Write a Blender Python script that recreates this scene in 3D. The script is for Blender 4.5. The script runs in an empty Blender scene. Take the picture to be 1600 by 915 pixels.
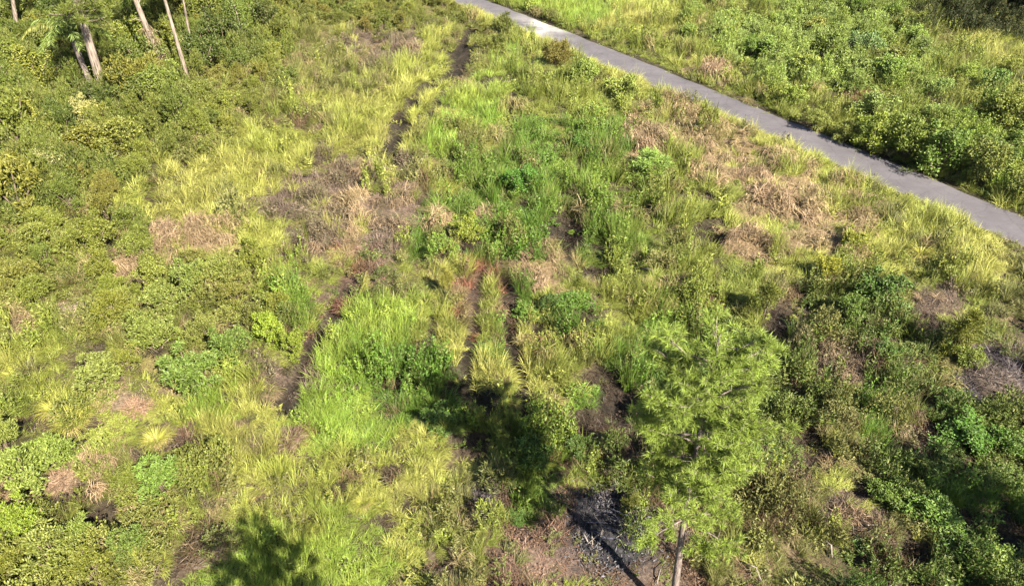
import bpy, math, random
import numpy as np
from mathutils import Vector

random.seed(7)
rng = np.random.default_rng(11)
SC = bpy.context.scene
COL = SC.collection

# ------------------------------------------------------------------ camera, sky, sun, exposure
CAM_H, PITCH, FPX = 22.0, math.radians(36.0), 1142.0
cam_d = bpy.data.cameras.new('camera')
cam = bpy.data.objects.new('camera', cam_d)
COL.objects.link(cam)
cam.location = (0, 0, CAM_H)
cam.rotation_euler = (math.pi / 2 - PITCH, 0, 0)
cam_d.sensor_width = 36.0
cam_d.lens = 36.0 * FPX / 1600.0
cam_d.clip_end = 3000
SC.camera = cam

SUN_EL = math.radians(40.5)
SUN_H = Vector((0.60, -0.80, 0)).normalized()          # horizontal direction towards the sun
to_sun = Vector((SUN_H.x * math.cos(SUN_EL), SUN_H.y * math.cos(SUN_EL), math.sin(SUN_EL)))
world = bpy.data.worlds.new('World')
SC.world = world
world.use_nodes = True
wn = world.node_tree.nodes
sky = wn.new('ShaderNodeTexSky')
sky.sky_type = 'NISHITA'
sky.sun_disc = False
sky.sun_elevation = SUN_EL
sky.sun_rotation = math.atan2(SUN_H.x, SUN_H.y)
wn['Background'].inputs['Strength'].default_value = 0.05
world.node_tree.links.new(sky.outputs[0], wn['Background'].inputs['Color'])
sun_d = bpy.data.lights.new('sun', 'SUN')
sun_d.energy = 5.0
sun_d.angle = math.radians(0.5)
sun_d.color = (1.0, 0.93, 0.79)
sun = bpy.data.objects.new('sun', sun_d)
COL.objects.link(sun)
sun.rotation_euler = to_sun.to_track_quat('Z', 'Y').to_euler()
SC.view_settings.view_transform = 'Standard'
SC.view_settings.look = 'None'
SC.view_settings.gamma = 1.0
SC.view_settings.exposure = 2.32
SC.render.engine = 'CYCLES'
SC.cycles.max_bounces = 3
SC.cycles.diffuse_bounces = 2
SC.cycles.glossy_bounces = 1
SC.cycles.transmission_bounces = 2
SC.cycles.caustics_reflective = False
SC.cycles.caustics_refractive = False

# ------------------------------------------------------------------ layout helpers
CP, SP = math.cos(PITCH), math.sin(PITCH)


def unproj(x, y, z=0.0):
    """photo pixel -> point on the level z of the ground"""
    u, v = x - 800.0, y - 457.5
    d = (u, FPX * CP - v * SP, -FPX * SP - v * CP)
    t = (CAM_H - z) / -d[2]
    return Vector((d[0] * t, d[1] * t, z))


def proj(X, Y, Z=0.0):
    dz = Z - CAM_H
    fw = Y * CP - dz * SP
    up = Y * SP + dz * CP
    return 800 + FPX * X / fw, 457.5 - FPX * up / fw


def _h(i, j, s):
    n = np.sin(i * 127.1 + j * 311.7 + s * 74.7) * 43758.5453
    return n - np.floor(n)


def vnoise(x, y, s=0):
    x, y = np.asarray(x, float), np.asarray(y, float)
    i, j = np.floor(x), np.floor(y)
    fx, fy = x - i, y - j
    fx, fy = fx * fx * (3 - 2 * fx), fy * fy * (3 - 2 * fy)
    a, b, c, d = _h(i, j, s), _h(i + 1, j, s), _h(i, j + 1, s), _h(i + 1, j + 1, s)
    return (a * (1 - fx) + b * fx) * (1 - fy) + (c * (1 - fx) + d * fx) * fy


def fbm(x, y, s=0):
    return 0.55 * vnoise(x, y, s) + 0.3 * vnoise(x * 2.1, y * 2.1, s + 3) + 0.15 * vnoise(x * 4.3, y * 4.3, s + 7)


def srgb(*c):
    return tuple(((v / 255 + 0.055) / 1.055) ** 2.4 if v > 10 else v / 3294 for v in c)


# road centre line: x = quad(y)
RC = (-6.0e-4, -0.612, 52.7)
ROAD_W = 3.95


def road_x(y):
    return RC[0] * y * y + RC[1] * y + RC[2]


def road_dist(x, y):
    """signed distance from the centre line, positive to the far side"""
    sl = 2 * RC[0] * y + RC[1]
    return (x - road_x(y)) / np.sqrt(1 + sl * sl)


RUTS = [  # photo pixels of lines without growth, width in metres, depth
    ([(735, 45), (722, 60), (712, 95), (690, 118), (668, 140), (648, 165), (628, 190), (617, 215), (610, 245)], 0.74, 0.22),
    ([(757, 62), (738, 76), (720, 108), (708, 130), (692, 152), (672, 182), (655, 212)], 0.54, 0.18),
    ([(545, 440), (535, 460), (520, 488), (500, 522), (478, 562), (452, 605), (440, 640)], 0.62, 0.14),
    ([(748, 430), (740, 480), (735, 540), (728, 600), (722, 640)], 0.46, 0.14),
    ([(788, 440), (792, 500), (803, 560), (815, 620), (820, 660)], 0.46, 0.16),
    ([(708, 440), (672, 500), (668, 560)], 0.25, 0.08),
    ([(845, 355), (880, 400), (905, 435), (935, 470)], 0.28, 0.06),
    ([(805, 150), (800, 175), (790, 205)], 0.45, 0.1),
    ([(300, 830), (280, 862), (262, 890), (245, 915)], 0.30, 0.12),
    ([(1285, 795), (1330, 822), (1380, 855), (1425, 882)], 0.35, 0.1),
]
RUT_W = [([tuple(unproj(*p).xy) for p in ln], w * 1.15, d * 2.2) for ln, w, d in RUTS]


def seg_dist(x, y, ln):
    best = np.full(np.shape(x), 1e9)
    for (ax, ay), (bx, by) in zip(ln[:-1], ln[1:]):
        dx, dy = bx - ax, by - ay
        t = np.clip(((x - ax) * dx + (y - ay) * dy) / (dx * dx + dy * dy), 0, 1)
        best = np.minimum(best, np.hypot(x - ax - t * dx, y - ay - t * dy))
    return best


RIDGES = [  # rows of taller growth: photo pixels, type, half width in metres
    ([(702, 395), (698, 440), (694, 490), (690, 540)], 'y', .30), ([(768, 445), (762, 490), (772, 540), (795, 590), (815, 640)], 'w', .32),
    ([(848, 350), (870, 385), (900, 425), (925, 460)], 's', .35), ([(728, 70), (705, 118), (680, 150), (655, 178), (638, 205), (628, 240)], 'y', .55),
    ([(695, 105), (672, 126), (645, 150), (622, 180), (606, 210)], 'y', .5), ([(562, 330), (550, 380), (537, 430)], 's', .35),
    ([(604, 720), (588, 770), (572, 800)], 'y', .25), ([(690, 690), (686, 760), (690, 800)], 'y', .25), ([(655, 690), (648, 760)], 'y', .25),
    ([(470, 650), (492, 600), (520, 560), (548, 520)], 'g', .4), ([(720, 520), (710, 580), (700, 640)], 'y', .3), ([(850, 480), (870, 540), (900, 600)], 'w', .35)]
RIDGES = [([tuple(unproj(*p).xy) for p in ln], t, w) for ln, t, w in RIDGES]

HOLES = [  # dark openings between the plants: photo pixel, radius in pixels
    (216, 438, 13), (155, 555, 17), (55, 655, 20), (30, 665, 16), (128, 668, 17), (270, 700, 22), (300, 692, 16), (128, 768, 14), (82, 790, 17),
    (140, 815, 18), (175, 790, 14), (110, 765, 12), (225, 705, 14), (240, 555, 12), (135, 365, 11), (270, 400, 10), (40, 500, 12), (8, 590, 14),
    (375, 408, 9), (345, 470, 9), (240, 320, 8), (365, 520, 12), (290, 500, 8), (1110, 370, 22), (875, 365, 26), (935, 430, 18), (890, 385, 14),
    (1230, 490, 26), (1440, 500, 20), (1455, 520, 16), (1210, 520, 18), (940, 600, 24), (960, 640, 26), (900, 660, 20), (740, 700, 18),
    (760, 640, 14), (672, 550, 10), (700, 610, 9), (1000, 700, 22), (1290, 165, 12), (1330, 162, 22), (1270, 95, 12), (1325, 115, 8), (1240, 105, 10),
    (1440, 130, 9), (1530, 130, 9), (1560, 135, 8), (1330, 75, 8), (1245, 35, 8), (1420, 160, 9), (1100, 190, 7), (1030, 195, 8), (1135, 225, 8),
    (770, 130, 10), (755, 135, 9), (720, 95, 6), (410, 212, 8), (505, 208, 8), (575, 195, 8), (480, 92, 8), (540, 182, 7), (395, 320, 12), (322, 155, 9),
    (350, 155, 8), (285, 268, 8), (320, 140, 7), (245, 235, 8), (90, 195, 9), (158, 240, 8), (130, 215, 7), (45, 270, 9), (1240, 330, 9), (1300, 400, 9),
    (1000, 340, 10), (1060, 320, 12), (880, 310, 10), (820, 320, 12), (745, 390, 13), (720, 400, 10), (840, 520, 12), (910, 510, 12),
    (1420, 860, 16), (1500, 820, 18), (1560, 840, 22), (1400, 700, 13), (1440, 715, 12), (1470, 680, 14), (1260, 700, 20), (1240, 740, 18),
    (1335, 700, 9), (1340, 770, 12), (605, 820, 8), (640, 800, 8), (700, 740, 10), (600, 740, 9), (530, 765, 9), (420, 720, 8), (405, 790, 8), (690, 880, 10)]
HOLES = [(unproj(x, y).x, unproj(x, y).y, abs(unproj(x + r, y).x - unproj(x, y).x)) for x, y, r in HOLES]

MAP = ["tttttttttooooooogggyywwwffffwnnn",
       "tttttttttmmbbyoowwwwwwffffffwwyy",
       "ttttttooommmyymgwwwyyywwfffwfwww",
       "ttttttoommyyyyggwwwwssyywwwwwwww",
       "ttttttoyyyyyygmmddddsssmyyvvvvvv",
       "ttttoyyyyybbbmdddddwwwssssyyvvvv",
       "ttooyyyybbbbbdddddddwwwssssmyyyy",
       "ooooossyybbbddddddddwwwssssyyyyy",
       "ooooooooywkkmmkmsswwwwwwyywwwwyy",
       "oopooooowdkggyykdwwwwwwwmvvmmmww",
       "wwmooooowkgggwydyywwddvvvmvvkvkk",
       "yymoooowbbgddwyyywmdvvvvvbbvvmkk",
       "wyysbygyygggdddwwwdkvvvvvvvdkvvb",
       "ooowwkyyykgggddwddkkvvvvvmmdwvvv",
       "ooswwooyyyyymymkdkkkmmvvmmmvvvvv",
       "sooooowyyyyyyymkdkkkkkmmmmkvvddd",
       "ooooomkggyggywmwkkkkkkmmmmmmmvvv",
       "ooooykggggggymmkkkkkkkmkmmvvvvvv"]
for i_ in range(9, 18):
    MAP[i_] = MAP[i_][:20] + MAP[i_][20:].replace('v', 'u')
assert all(len(r) == 32 for r in MAP)
BLOBS = [  # patches: pixel centre, half sizes, type
    (1100, 210, 75, 28, 's'), (1240, 300, 85, 36, 's'), (1330, 335, 55, 38, 's'), (1010, 218, 42, 20, 's'), (1190, 255, 50, 25, 's'),
    (125, 490, 44, 22, 'p'), (310, 357, 36, 11, 's'), (204, 637, 22, 26, 's'), (757, 345, 12, 26, 's'), (690, 347, 28, 16, 's'),
    (510, 332, 88, 56, 'b'), (600, 350, 42, 62, 'b'), (560, 420, 40, 35, 'k'), (850, 550, 24, 20, 'r'), (1040, 455, 42, 12, 's'),
    (605, 288, 36, 13, 'k'), (1345, 150, 24, 6, 'r'), (950, 815, 62, 52, 'c'), (860, 870, 95, 45, 'l'), (1545, 590, 52, 52, 'c'), (1300, 575, 52, 34, 'b'),
    (1330, 815, 50, 34, 'b'), (755, 790, 28, 34, 'c'), (435, 592, 30, 18, 'b'), (740, 470, 40, 60, 'r'), (540, 415, 30, 30, 'r'), (1470, 470, 40, 22, 'b'),
    (640, 600, 70, 55, 'd'), (720, 640, 40, 40, 'd'), (900, 510, 45, 30, 'd'), (590, 520, 55, 40, 'g'), (860, 400, 20, 12, 's'), (870, 420, 26, 14, 's'), (1110, 120, 30, 9, 's'), (560, 78, 45, 14, 'b'),
    (885, 308, 12, 6, 's'), (960, 345, 14, 6, 's'), (200, 415, 22, 25, 's'), (45, 520, 20, 14, 's'), (10, 790, 22, 18, 's'), (95, 742, 22, 20, 's'),
    (190, 795, 18, 12, 's'), (270, 612, 18, 9, 's'), (1360, 550, 14, 10, 'b'), (680, 890, 30, 20, 'l'), (1440, 690, 20, 30, 'l'), (1590, 480, 40, 25, 'm'),
    (1590, 540, 20, 20, 'b'), (570, 770, 40, 40, 'y'), (700, 770, 30, 60, 'm'), (650, 720, 30, 50, 'y'), (560, 330, 14, 60, 's')]


def veg_type(X, Y, jit=9.0):
    """array of one-letter vegetation types at ground points"""
    px, py = proj(X, Y)
    wx = (fbm(X * 0.33, Y * 0.33, 21) - 0.5) * 80 + rng.normal(0, jit, X.shape)
    wy = (fbm(X * 0.33, Y * 0.33, 33) - 0.5) * 52 + rng.normal(0, jit * 0.7, X.shape)
    cx = np.clip(((px + wx) / 50).astype(int), 0, 31)
    cy = np.clip(((py + wy) / 50.9).astype(int), 0, 17)
    grid = np.array([list(r) for r in MAP])
    t = grid[cy, cx].copy()
    for bx, by, rx, ry, k in BLOBS:
        q = ((px + wx * 0.35 - bx) / rx) ** 2 + ((py + wy * 0.35 - by) / ry) ** 2
        t[q < 1] = k
    rd = road_dist(X, Y)
    t[(rd < -ROAD_W / 2) & (rd > -ROAD_W / 2 - 1.5)] = 'y'
    t[(rd > ROAD_W / 2) & (rd < ROAD_W / 2 + 0.9)] = 'w'
    return t


def ground_z(x, y):
    x, y = np.asarray(x, float), np.asarray(y, float)
    z = 0.55 * (vnoise(x * 0.09, y * 0.09, 1) - 0.5) + 1.15 * (fbm(x * 0.40, y * 0.40, 2) - 0.5)
    k = np.clip((np.abs(road_dist(x, y)) - 2.2) / 3.5, 0, 1)
    z = z * k * k * (3 - 2 * k)
    for ln, w, d in RUT_W:
        q = seg_dist(x, y, ln)
        z = z - d * np.exp(-(q / (w * 0.8)) ** 2)
    for hx, hy, hr in HOLES:
        z = z - 0.45 * np.exp(-((x - hx) ** 2 + (y - hy) ** 2) / (hr * hr * 1.1))
    return z


def gz(x, y):
    return float(ground_z(np.array([x]), np.array([y]))[0])


# ------------------------------------------------------------------ mesh helpers
def mesh(name, V, F, mat, attrs=None, smooth=False):
    V = np.asarray(V, dtype=np.float32).reshape(-1, 3)
    me = bpy.data.meshes.new(name)
    me.from_pydata(V.tolist(), [], F if isinstance(F, list) else F.tolist())
    for k, a in (attrs or {}).items():
        a = np.asarray(a, dtype=np.float32)
        if a.ndim == 1:
            at = me.attributes.new(k, 'FLOAT', 'POINT')
            at.data.foreach_set('value', a)
        else:
            at = me.attributes.new(k, 'FLOAT_COLOR', 'POINT')
            at.data.foreach_set('color', np.c_[a, np.ones(len(a))].astype(np.float32).ravel())
    if smooth:
        me.polygons.foreach_set('use_smooth', np.ones(len(me.polygons), bool))
    me.materials.append(mat)
    me.update()
    return me


def obj(name, me, parent=None):
    o = bpy.data.objects.new(name, me)
    COL.objects.link(o)
    if parent is not None:
        o.parent = parent
    return o


def tag(o, label=None, cat=None, group=None, kind=None):
    for k, v in (('label', label), ('category', cat), ('group', group), ('kind', kind)):
        if v:
            o[k] = v
    return o


def empty(name, loc, rz=0.0, s=1.0):
    o = bpy.data.objects.new(name, None)
    COL.objects.link(o)
    o.location = loc
    o.rotation_euler = (0, 0, rz)
    o.scale = (s, s, s) if not hasattr(s, '__len__') else s
    return o


def unit(v):
    return v / np.maximum(np.linalg.norm(v, axis=-1, keepdims=True), 1e-6)


def leaves(P, D, L, W, r=rng):
    """diamond leaves: base P, direction D, length L, width W -> V, F, rnd"""
    n = len(P)
    D = unit(D)
    S = unit(np.cross(D, unit(r.normal(size=(n, 3)))))
    N = np.cross(D, S)
    L, W = np.broadcast_to(L, n)[:, None], np.broadcast_to(W, n)[:, None]
    mid = P + D * L * 0.45 + N * L * 0.05
    V = np.stack([P, mid + S * W / 2, P + D * L - N * L * 0.06, mid - S * W / 2], 1).reshape(-1, 3)
    F = np.arange(4 * n).reshape(n, 4)
    return V, F, np.repeat(r.random(n), 4)


def blades(P, az, tilt, L, W, droop, r=rng):
    """grass blades of three segments: start tilt from the vertical, droop added along the blade"""
    n = len(P)
    h = np.stack([np.cos(az), np.sin(az), np.zeros(n)], 1)
    sd = np.stack([-np.sin(az), np.cos(az), np.zeros(n)], 1)
    tw = r.normal(0, 0.9, n)
    sd = unit(sd * np.cos(tw)[:, None] + h * np.sin(tw)[:, None])
    pts, p = [P], P
    for k in range(3):
        a = (tilt + droop * (k + 0.3) / 2.3)[:, None]
        p = p + (h * np.sin(a) + np.array([0, 0, 1.0]) * np.cos(a)) * (L / 3)[:, None]
        pts.append(p)
    w = W[:, None] / 2
    V = np.stack([pts[0] - sd * w * 0.7, pts[0] + sd * w * 0.7, pts[1] - sd * w, pts[1] + sd * w,
                  pts[2] - sd * w * 0.75, pts[2] + sd * w * 0.75, pts[3]], 1).reshape(-1, 3)
    V[:, 2] = np.maximum(V[:, 2], 0.02)
    F = []
    for i in range(n):
        b = i * 7
        F += [[b, b + 1, b + 3, b + 2], [b + 2, b + 3, b + 5, b + 4], [b + 4, b + 5, b + 6]]
    return V, F, np.repeat(r.random(n), 7)


def tube(pts, rad, sides=7):
    """tapered tube along points -> V, F"""
    pts = [Vector(p) for p in pts]
    V, F = [], []
    ref = Vector((0.3, 0.9, 0.2))
    for i, p in enumerate(pts):
        t = (pts[min(i + 1, len(pts) - 1)] - pts[max(i - 1, 0)]).normalized()
        a = t.cross(ref if abs(t.dot(ref.normalized())) < 0.95 else Vector((1, 0, 0))).normalized()
        b = t.cross(a)
        for k in range(sides):
            q = 2 * math.pi * k / sides
            V.append(p + (a * math.cos(q) + b * math.sin(q)) * rad[i])
    for i in range(len(pts) - 1):
        for k in range(sides):
            F.append([i * sides + k, i * sides + (k + 1) % sides, (i + 1) * sides + (k + 1) % sides, (i + 1) * sides + k])
    F.append(list(range(sides))[::-1])
    F.append([(len(pts) - 1) * sides + k for k in range(sides)])
    return [tuple(v) for v in V], F


class Mb:
    def __init__(self):
        self.V, self.F, self.R, self.n = [], [], [], 0

    def add(self, V, F, R=None):
        V = np.asarray(V, float).reshape(-1, 3)
        self.V.append(V)
        self.F += [[i + self.n for i in f] for f in F] if isinstance(F, list) else (F + self.n).tolist()
        self.R.append(np.full(len(V), random.random()) if R is None else R)
        self.n += len(V)
        return self

    def tube(self, pts, rad, sides=6):
        return self.add(*tube(pts, rad, sides))

    def mesh(self, name, mat, smooth=False):
        return mesh(name, np.concatenate(self.V), self.F, mat, {'rnd': np.concatenate(self.R)}, smooth)


# ------------------------------------------------------------------ materials
def new_mat(name):
    m = bpy.data.materials.new(name)
    m.use_nodes = True
    nt = m.node_tree
    return m, nt, nt.nodes, nt.links, nt.nodes['Principled BSDF'], nt.nodes['Material Output']


def foliage_mat(name, source, trans=0.3, dry=0.45):
    """leaf colour from the instance's tint or the object's colour, varied from blade to blade"""
    m, nt, N, L, P, O = new_mat(name)
    if source == 'instance':
        a = N.new('ShaderNodeAttribute')
        a.attribute_type = 'INSTANCER'
        a.attribute_name = 'tint'
        base = a.outputs['Color']
    else:
        a = N.new('ShaderNodeObjectInfo')
        base = a.outputs['Color']
    r = N.new('ShaderNodeAttribute')
    r.attribute_name = 'rnd'
    bright = N.new('ShaderNodeMapRange')
    bright.inputs['To Min'].default_value = 0.62
    bright.inputs['To Max'].default_value = 1.42
    L.new(r.outputs['Fac'], bright.inputs['Value'])
    mul = N.new('ShaderNodeVectorMath')
    mul.operation = 'SCALE'
    L.new(base, mul.inputs[0])
    L.new(bright.outputs[0], mul.inputs['Scale'])
    # some leaves are dry
    pw = N.new('ShaderNodeMath')
    pw.operation = 'POWER'
    wrap = N.new('ShaderNodeMath')
    wrap.operation = 'FRACT'
    sc = N.new('ShaderNodeMath')
    sc.operation = 'MULTIPLY'
    sc.inputs[1].default_value = 7.31
    L.new(r.outputs['Fac'], sc.inputs[0])
    L.new(sc.outputs[0], wrap.inputs[0])
    L.new(wrap.outputs[0], pw.inputs[0])
    pw.inputs[1].default_value = 5.0
    df = N.new('ShaderNodeMath')
    df.operation = 'MULTIPLY'
    df.inputs[1].default_value = dry
    L.new(pw.outputs[0], df.inputs[0])
    mix = N.new('ShaderNodeMix')
    mix.data_type = 'RGBA'
    L.new(df.outputs[0], mix.inputs['Factor'])
    L.new(mul.outputs[0], mix.inputs['A'])
    mix.inputs['B'].default_value = (0.20, 0.15, 0.075, 1)
    P.inputs['Roughness'].default_value = 0.55
    P.inputs['Specular IOR Level'].default_value = 0.28
    L.new(mix.outputs['Result'], P.inputs['Base Color'])
    tr = N.new('ShaderNodeBsdfTranslucent')
    L.new(mix.outputs['Result'], tr.inputs['Color'])
    ms = N.new('ShaderNodeMixShader')
    ms.inputs[0].default_value = trans
    L.new(P.outputs[0], ms.inputs[1])
    L.new(tr.outputs[0], ms.inputs[2])
    L.new(ms.outputs[0], O.inputs['Surface'])
    return m


def noise_mat(name, c1, c2, scale, rough=0.85, bump=0.5, stretch=None, detail=6, dist=0.02, contrast=(0.35, 0.65)):
    m, nt, N, L, P, O = new_mat(name)
    tc = N.new('ShaderNodeTexCoord')
    mp = N.new('ShaderNodeMapping')
    if stretch:
        mp.inputs['Scale'].default_value = stretch
    nz = N.new('ShaderNodeTexNoise')
    nz.inputs['Scale'].default_value = scale
    nz.inputs['Detail'].default_value = detail
    nz.inputs['Roughness'].default_value = 0.65
    rp = N.new('ShaderNodeValToRGB')
    rp.color_ramp.elements[0].position, rp.color_ramp.elements[1].position = contrast
    rp.color_ramp.elements[0].color = (*c1, 1)
    rp.color_ramp.elements[1].color = (*c2, 1)
    L.new(tc.outputs['Object'], mp.inputs['Vector'])
    L.new(mp.outputs[0], nz.inputs['Vector'])
    L.new(nz.outputs['Fac'], rp.inputs['Fac'])
    L.new(rp.outputs[0], P.inputs['Base Color'])
    bp = N.new('ShaderNodeBump')
    bp.inputs['Strength'].default_value = bump
    bp.inputs['Distance'].default_value = dist
    L.new(nz.outputs['Fac'], bp.inputs['Height'])
    L.new(bp.outputs[0], P.inputs['Normal'])
    P.inputs['Roughness'].default_value = rough
    P.inputs['Specular IOR Level'].default_value = 0.2
    return m


M_GRASS = foliage_mat('grass_blades', 'instance', 0.12, 0.45)
M_LEAF = foliage_mat('leaves', 'object', 0.10, 0.25)
M_DEAD = foliage_mat('dead_stems', 'instance', 0.05, 0.2)
M_STEM = noise_mat('stem_bark', (0.05, 0.035, 0.022), (0.13, 0.10, 0.07), 8)
M_PINEBARK = noise_mat('pine_bark', (0.055, 0.042, 0.036), (0.20, 0.16, 0.14), 3.0, stretch=(6, 6, 1.2), bump=0.9, dist=0.03)
M_PALEBARK = noise_mat('pale_bark', (0.05, 0.038, 0.03), (0.25, 0.20, 0.16), 2.4, stretch=(4, 4, 0.5), bump=0.9, dist=0.04)
M_TWIG = noise_mat('bleached_wood', (0.08, 0.065, 0.05), (0.22, 0.19, 0.16), 6, stretch=(1, 1, 1))
M_CHAR = noise_mat('charred_wood', (0.008, 0.008, 0.011), (0.06, 0.06, 0.08), 9, bump=0.8)
M_ASH = noise_mat('ash', (0.007, 0.007, 0.008), (0.05, 0.046, 0.048), 5.5, bump=1.0, dist=0.08, contrast=(0.45, 0.75))
M_DEADOBJ = foliage_mat('dead_twigs', 'object', 0.05, 0.2)


def ground_mat():
    m, nt, N, L, P, O = new_mat('soil_and_litter')
    tc = N.new('ShaderNodeTexCoord')
    at = N.new('ShaderNodeAttribute')
    at.attribute_name = 'soil'
    n1 = N.new('ShaderNodeTexNoise')
    n1.inputs['Scale'].default_value = 1.3
    n1.inputs['Detail'].default_value = 9
    n1.inputs['Roughness'].default_value = 0.7
    n2 = N.new('ShaderNodeTexVoronoi')
    n2.inputs['Scale'].default_value = 11.0
    n2.inputs['Randomness'].default_value = 1.0
    for n in (n1, n2):
        L.new(tc.outputs['Object'], n.inputs['Vector'])
    mr = N.new('ShaderNodeMapRange')
    mr.inputs['From Min'].default_value = 0.3
    mr.inputs['From Max'].default_value = 0.7
    mr.inputs['To Min'].default_value = 0.55
    mr.inputs['To Max'].default_value = 1.45
    L.new(n1.outputs['Fac'], mr.inputs['Value'])
    sp = N.new('ShaderNodeSeparateColor')
    L.new(n2.outputs['Color'], sp.inputs[0])
    m2 = N.new('ShaderNodeMapRange')
    m2.inputs['To Min'].default_value = 0.6
    m2.inputs['To Max'].default_value = 1.5
    L.new(sp.outputs[0], m2.inputs['Value'])
    mm = N.new('ShaderNodeMath')
    mm.operation = 'MULTIPLY'
    L.new(mr.outputs[0], mm.inputs[0])
    L.new(m2.outputs[0], mm.inputs[1])
    sc = N.new('ShaderNodeVectorMath')
    sc.operation = 'SCALE'
    L.new(at.outputs['Color'], sc.inputs[0])
    L.new(mm.outputs[0], sc.inputs['Scale'])
    L.new(sc.outputs[0], P.inputs['Base Color'])
    bp = N.new('ShaderNodeBump')
    bp.inputs['Strength'].default_value = 0.9
    bp.inputs['Distance'].default_value = 0.06
    L.new(mm.outputs[0], bp.inputs['Height'])
    L.new(bp.outputs[0], P.inputs['Normal'])
    P.inputs['Roughness'].default_value = 0.95
    P.inputs['Specular IOR Level'].default_value = 0.1
    return m


def road_mat():
    m, nt, N, L, P, O = new_mat('worn_asphalt')
    tc = N.new('ShaderNodeTexCoord')
    at = N.new('ShaderNodeAttribute')
    at.attribute_name = 'across'
    big = N.new('ShaderNodeTexNoise')
    big.inputs['Scale'].default_value = 0.35
    big.inputs['Detail'].default_value = 5
    fine = N.new('ShaderNodeTexNoise')
    fine.inputs['Scale'].default_value = 9
    fine.inputs['Detail'].default_value = 8
    fine.inputs['Roughness'].default_value = 0.75
    for n in (big, fine):
        L.new(tc.outputs['Object'], n.inputs['Vector'])
    rp = N.new('ShaderNodeValToRGB')
    rp.color_ramp.elements[0].position = 0.3
    rp.color_ramp.elements[1].position = 0.75
    rp.color_ramp.elements[0].color = (0.066, 0.060, 0.065, 1)
    rp.color_ramp.elements[1].color = (0.086, 0.078, 0.084, 1)
    L.new(big.outputs['Fac'], rp.inputs['Fac'])
    mr = N.new('ShaderNodeMapRange')
    mr.inputs['To Min'].default_value = 0.78
    mr.inputs['To Max'].default_value = 1.22
    L.new(fine.outputs['Fac'], mr.inputs['Value'])
    sc = N.new('ShaderNodeVectorMath')
    sc.operation = 'SCALE'
    # cracks and darker repairs
    vo = N.new('ShaderNodeTexVoronoi')
    vo.feature = 'DISTANCE_TO_EDGE'
    vo.inputs['Scale'].default_value = 0.75
    wob = N.new('ShaderNodeVectorMath')
    wob.operation = 'MULTIPLY_ADD'
    wob.inputs[1].default_value = (0.35, 0.35, 0.35)
    L.new(fine.outputs['Color'], wob.inputs[0])
    L.new(tc.outputs['Object'], wob.inputs[2])
    L.new(wob.outputs[0], vo.inputs['Vector'])
    cr = N.new('ShaderNodeMapRange')
    cr.inputs['From Min'].default_value = 0.0
    cr.inputs['From Max'].default_value = 0.03
    cr.inputs['To Min'].default_value = 0.80
    L.new(vo.outputs['Distance'], cr.inputs['Value'])
    st = N.new('ShaderNodeTexNoise')
    st.inputs['Scale'].default_value = 1.1
    st.inputs['Detail'].default_value = 4
    L.new(tc.outputs['Object'], st.inputs['Vector'])
    sm = N.new('ShaderNodeMapRange')
    sm.inputs['From Min'].default_value = 0.38
    sm.inputs['From Max'].default_value = 0.62
    sm.inputs['To Min'].default_value = 0.92
    sm.inputs['To Max'].default_value = 1.06
    L.new(st.outputs['Fac'], sm.inputs['Value'])
    k1 = N.new('ShaderNodeMath')
    k1.operation = 'MULTIPLY'
    L.new(cr.outputs[0], k1.inputs[0])
    L.new(sm.outputs[0], k1.inputs[1])
    k2 = N.new('ShaderNodeMath')
    k2.operation = 'MULTIPLY'
    L.new(k1.outputs[0], k2.inputs[0])
    L.new(mr.outputs[0], k2.inputs[1])
    L.new(rp.outputs[0], sc.inputs[0])
    L.new(k2.outputs[0], sc.inputs['Scale'])
    # sandy, worn margins
    ed = N.new('ShaderNodeMapRange')
    ed.inputs['From Min'].default_value = 0.80
    ed.inputs['From Max'].default_value = 1.0
    ab = N.new('ShaderNodeMath')
    ab.operation = 'ABSOLUTE'
    L.new(at.outputs['Fac'], ab.inputs[0])
    ad = N.new('ShaderNodeMath')
    ad.operation = 'MULTIPLY_ADD'
    ad.inputs[1].default_value = 0.35
    L.new(fine.outputs['Fac'], ad.inputs[0])
    s2 = N.new('ShaderNodeMath')
    s2.operation = 'SUBTRACT'
    L.new(ab.outputs[0], s2.inputs[0])
    s2.inputs[1].default_value = 0.17
    L.new(s2.outputs[0], ad.inputs[2])
    L.new(ad.outputs[0], ed.inputs['Value'])
    mx = N.new('ShaderNodeMix')
    mx.data_type = 'RGBA'
    L.new(ed.outputs[0], mx.inputs['Factor'])
    L.new(sc.outputs[0], mx.inputs['A'])
    mx.inputs['B'].default_value = (0.11, 0.095, 0.08, 1)
    # pale gravel washed over the road near its far end
    gr = N.new('ShaderNodeAttribute')
    gr.attribute_name = 'gravel'
    ga = N.new('ShaderNodeMath')
    ga.operation = 'MULTIPLY'
    gm = N.new('ShaderNodeMapRange')
    gm.inputs['From Min'].default_value = 0.35
    gm.inputs['From Max'].default_value = 0.6
    L.new(big.outputs['Fac'], gm.inputs['Value'])
    L.new(gr.outputs['Fac'], ga.inputs[0])
    L.new(gm.outputs[0], ga.inputs[1])
    m3 = N.new('ShaderNodeMix')
    m3.data_type = 'RGBA'
    L.new(ga.outputs[0], m3.inputs['Factor'])
    L.new(mx.outputs['Result'], m3.inputs['A'])
    m3.inputs['B'].default_value = (0.32, 0.30, 0.28, 1)
    L.new(m3.outputs['Result'], P.inputs['Base Color'])
    bp = N.new('ShaderNodeBump')
    bp.inputs['Strength'].default_value = 0.3
    bp.inputs['Distance'].default_value = 0.01
    L.new(fine.outputs['Fac'], bp.inputs['Height'])
    L.new(bp.outputs[0], P.inputs['Normal'])
    P.inputs['Roughness'].default_value = 0.85
    P.inputs['Specular IOR Level'].default_value = 0.25
    return m


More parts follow.
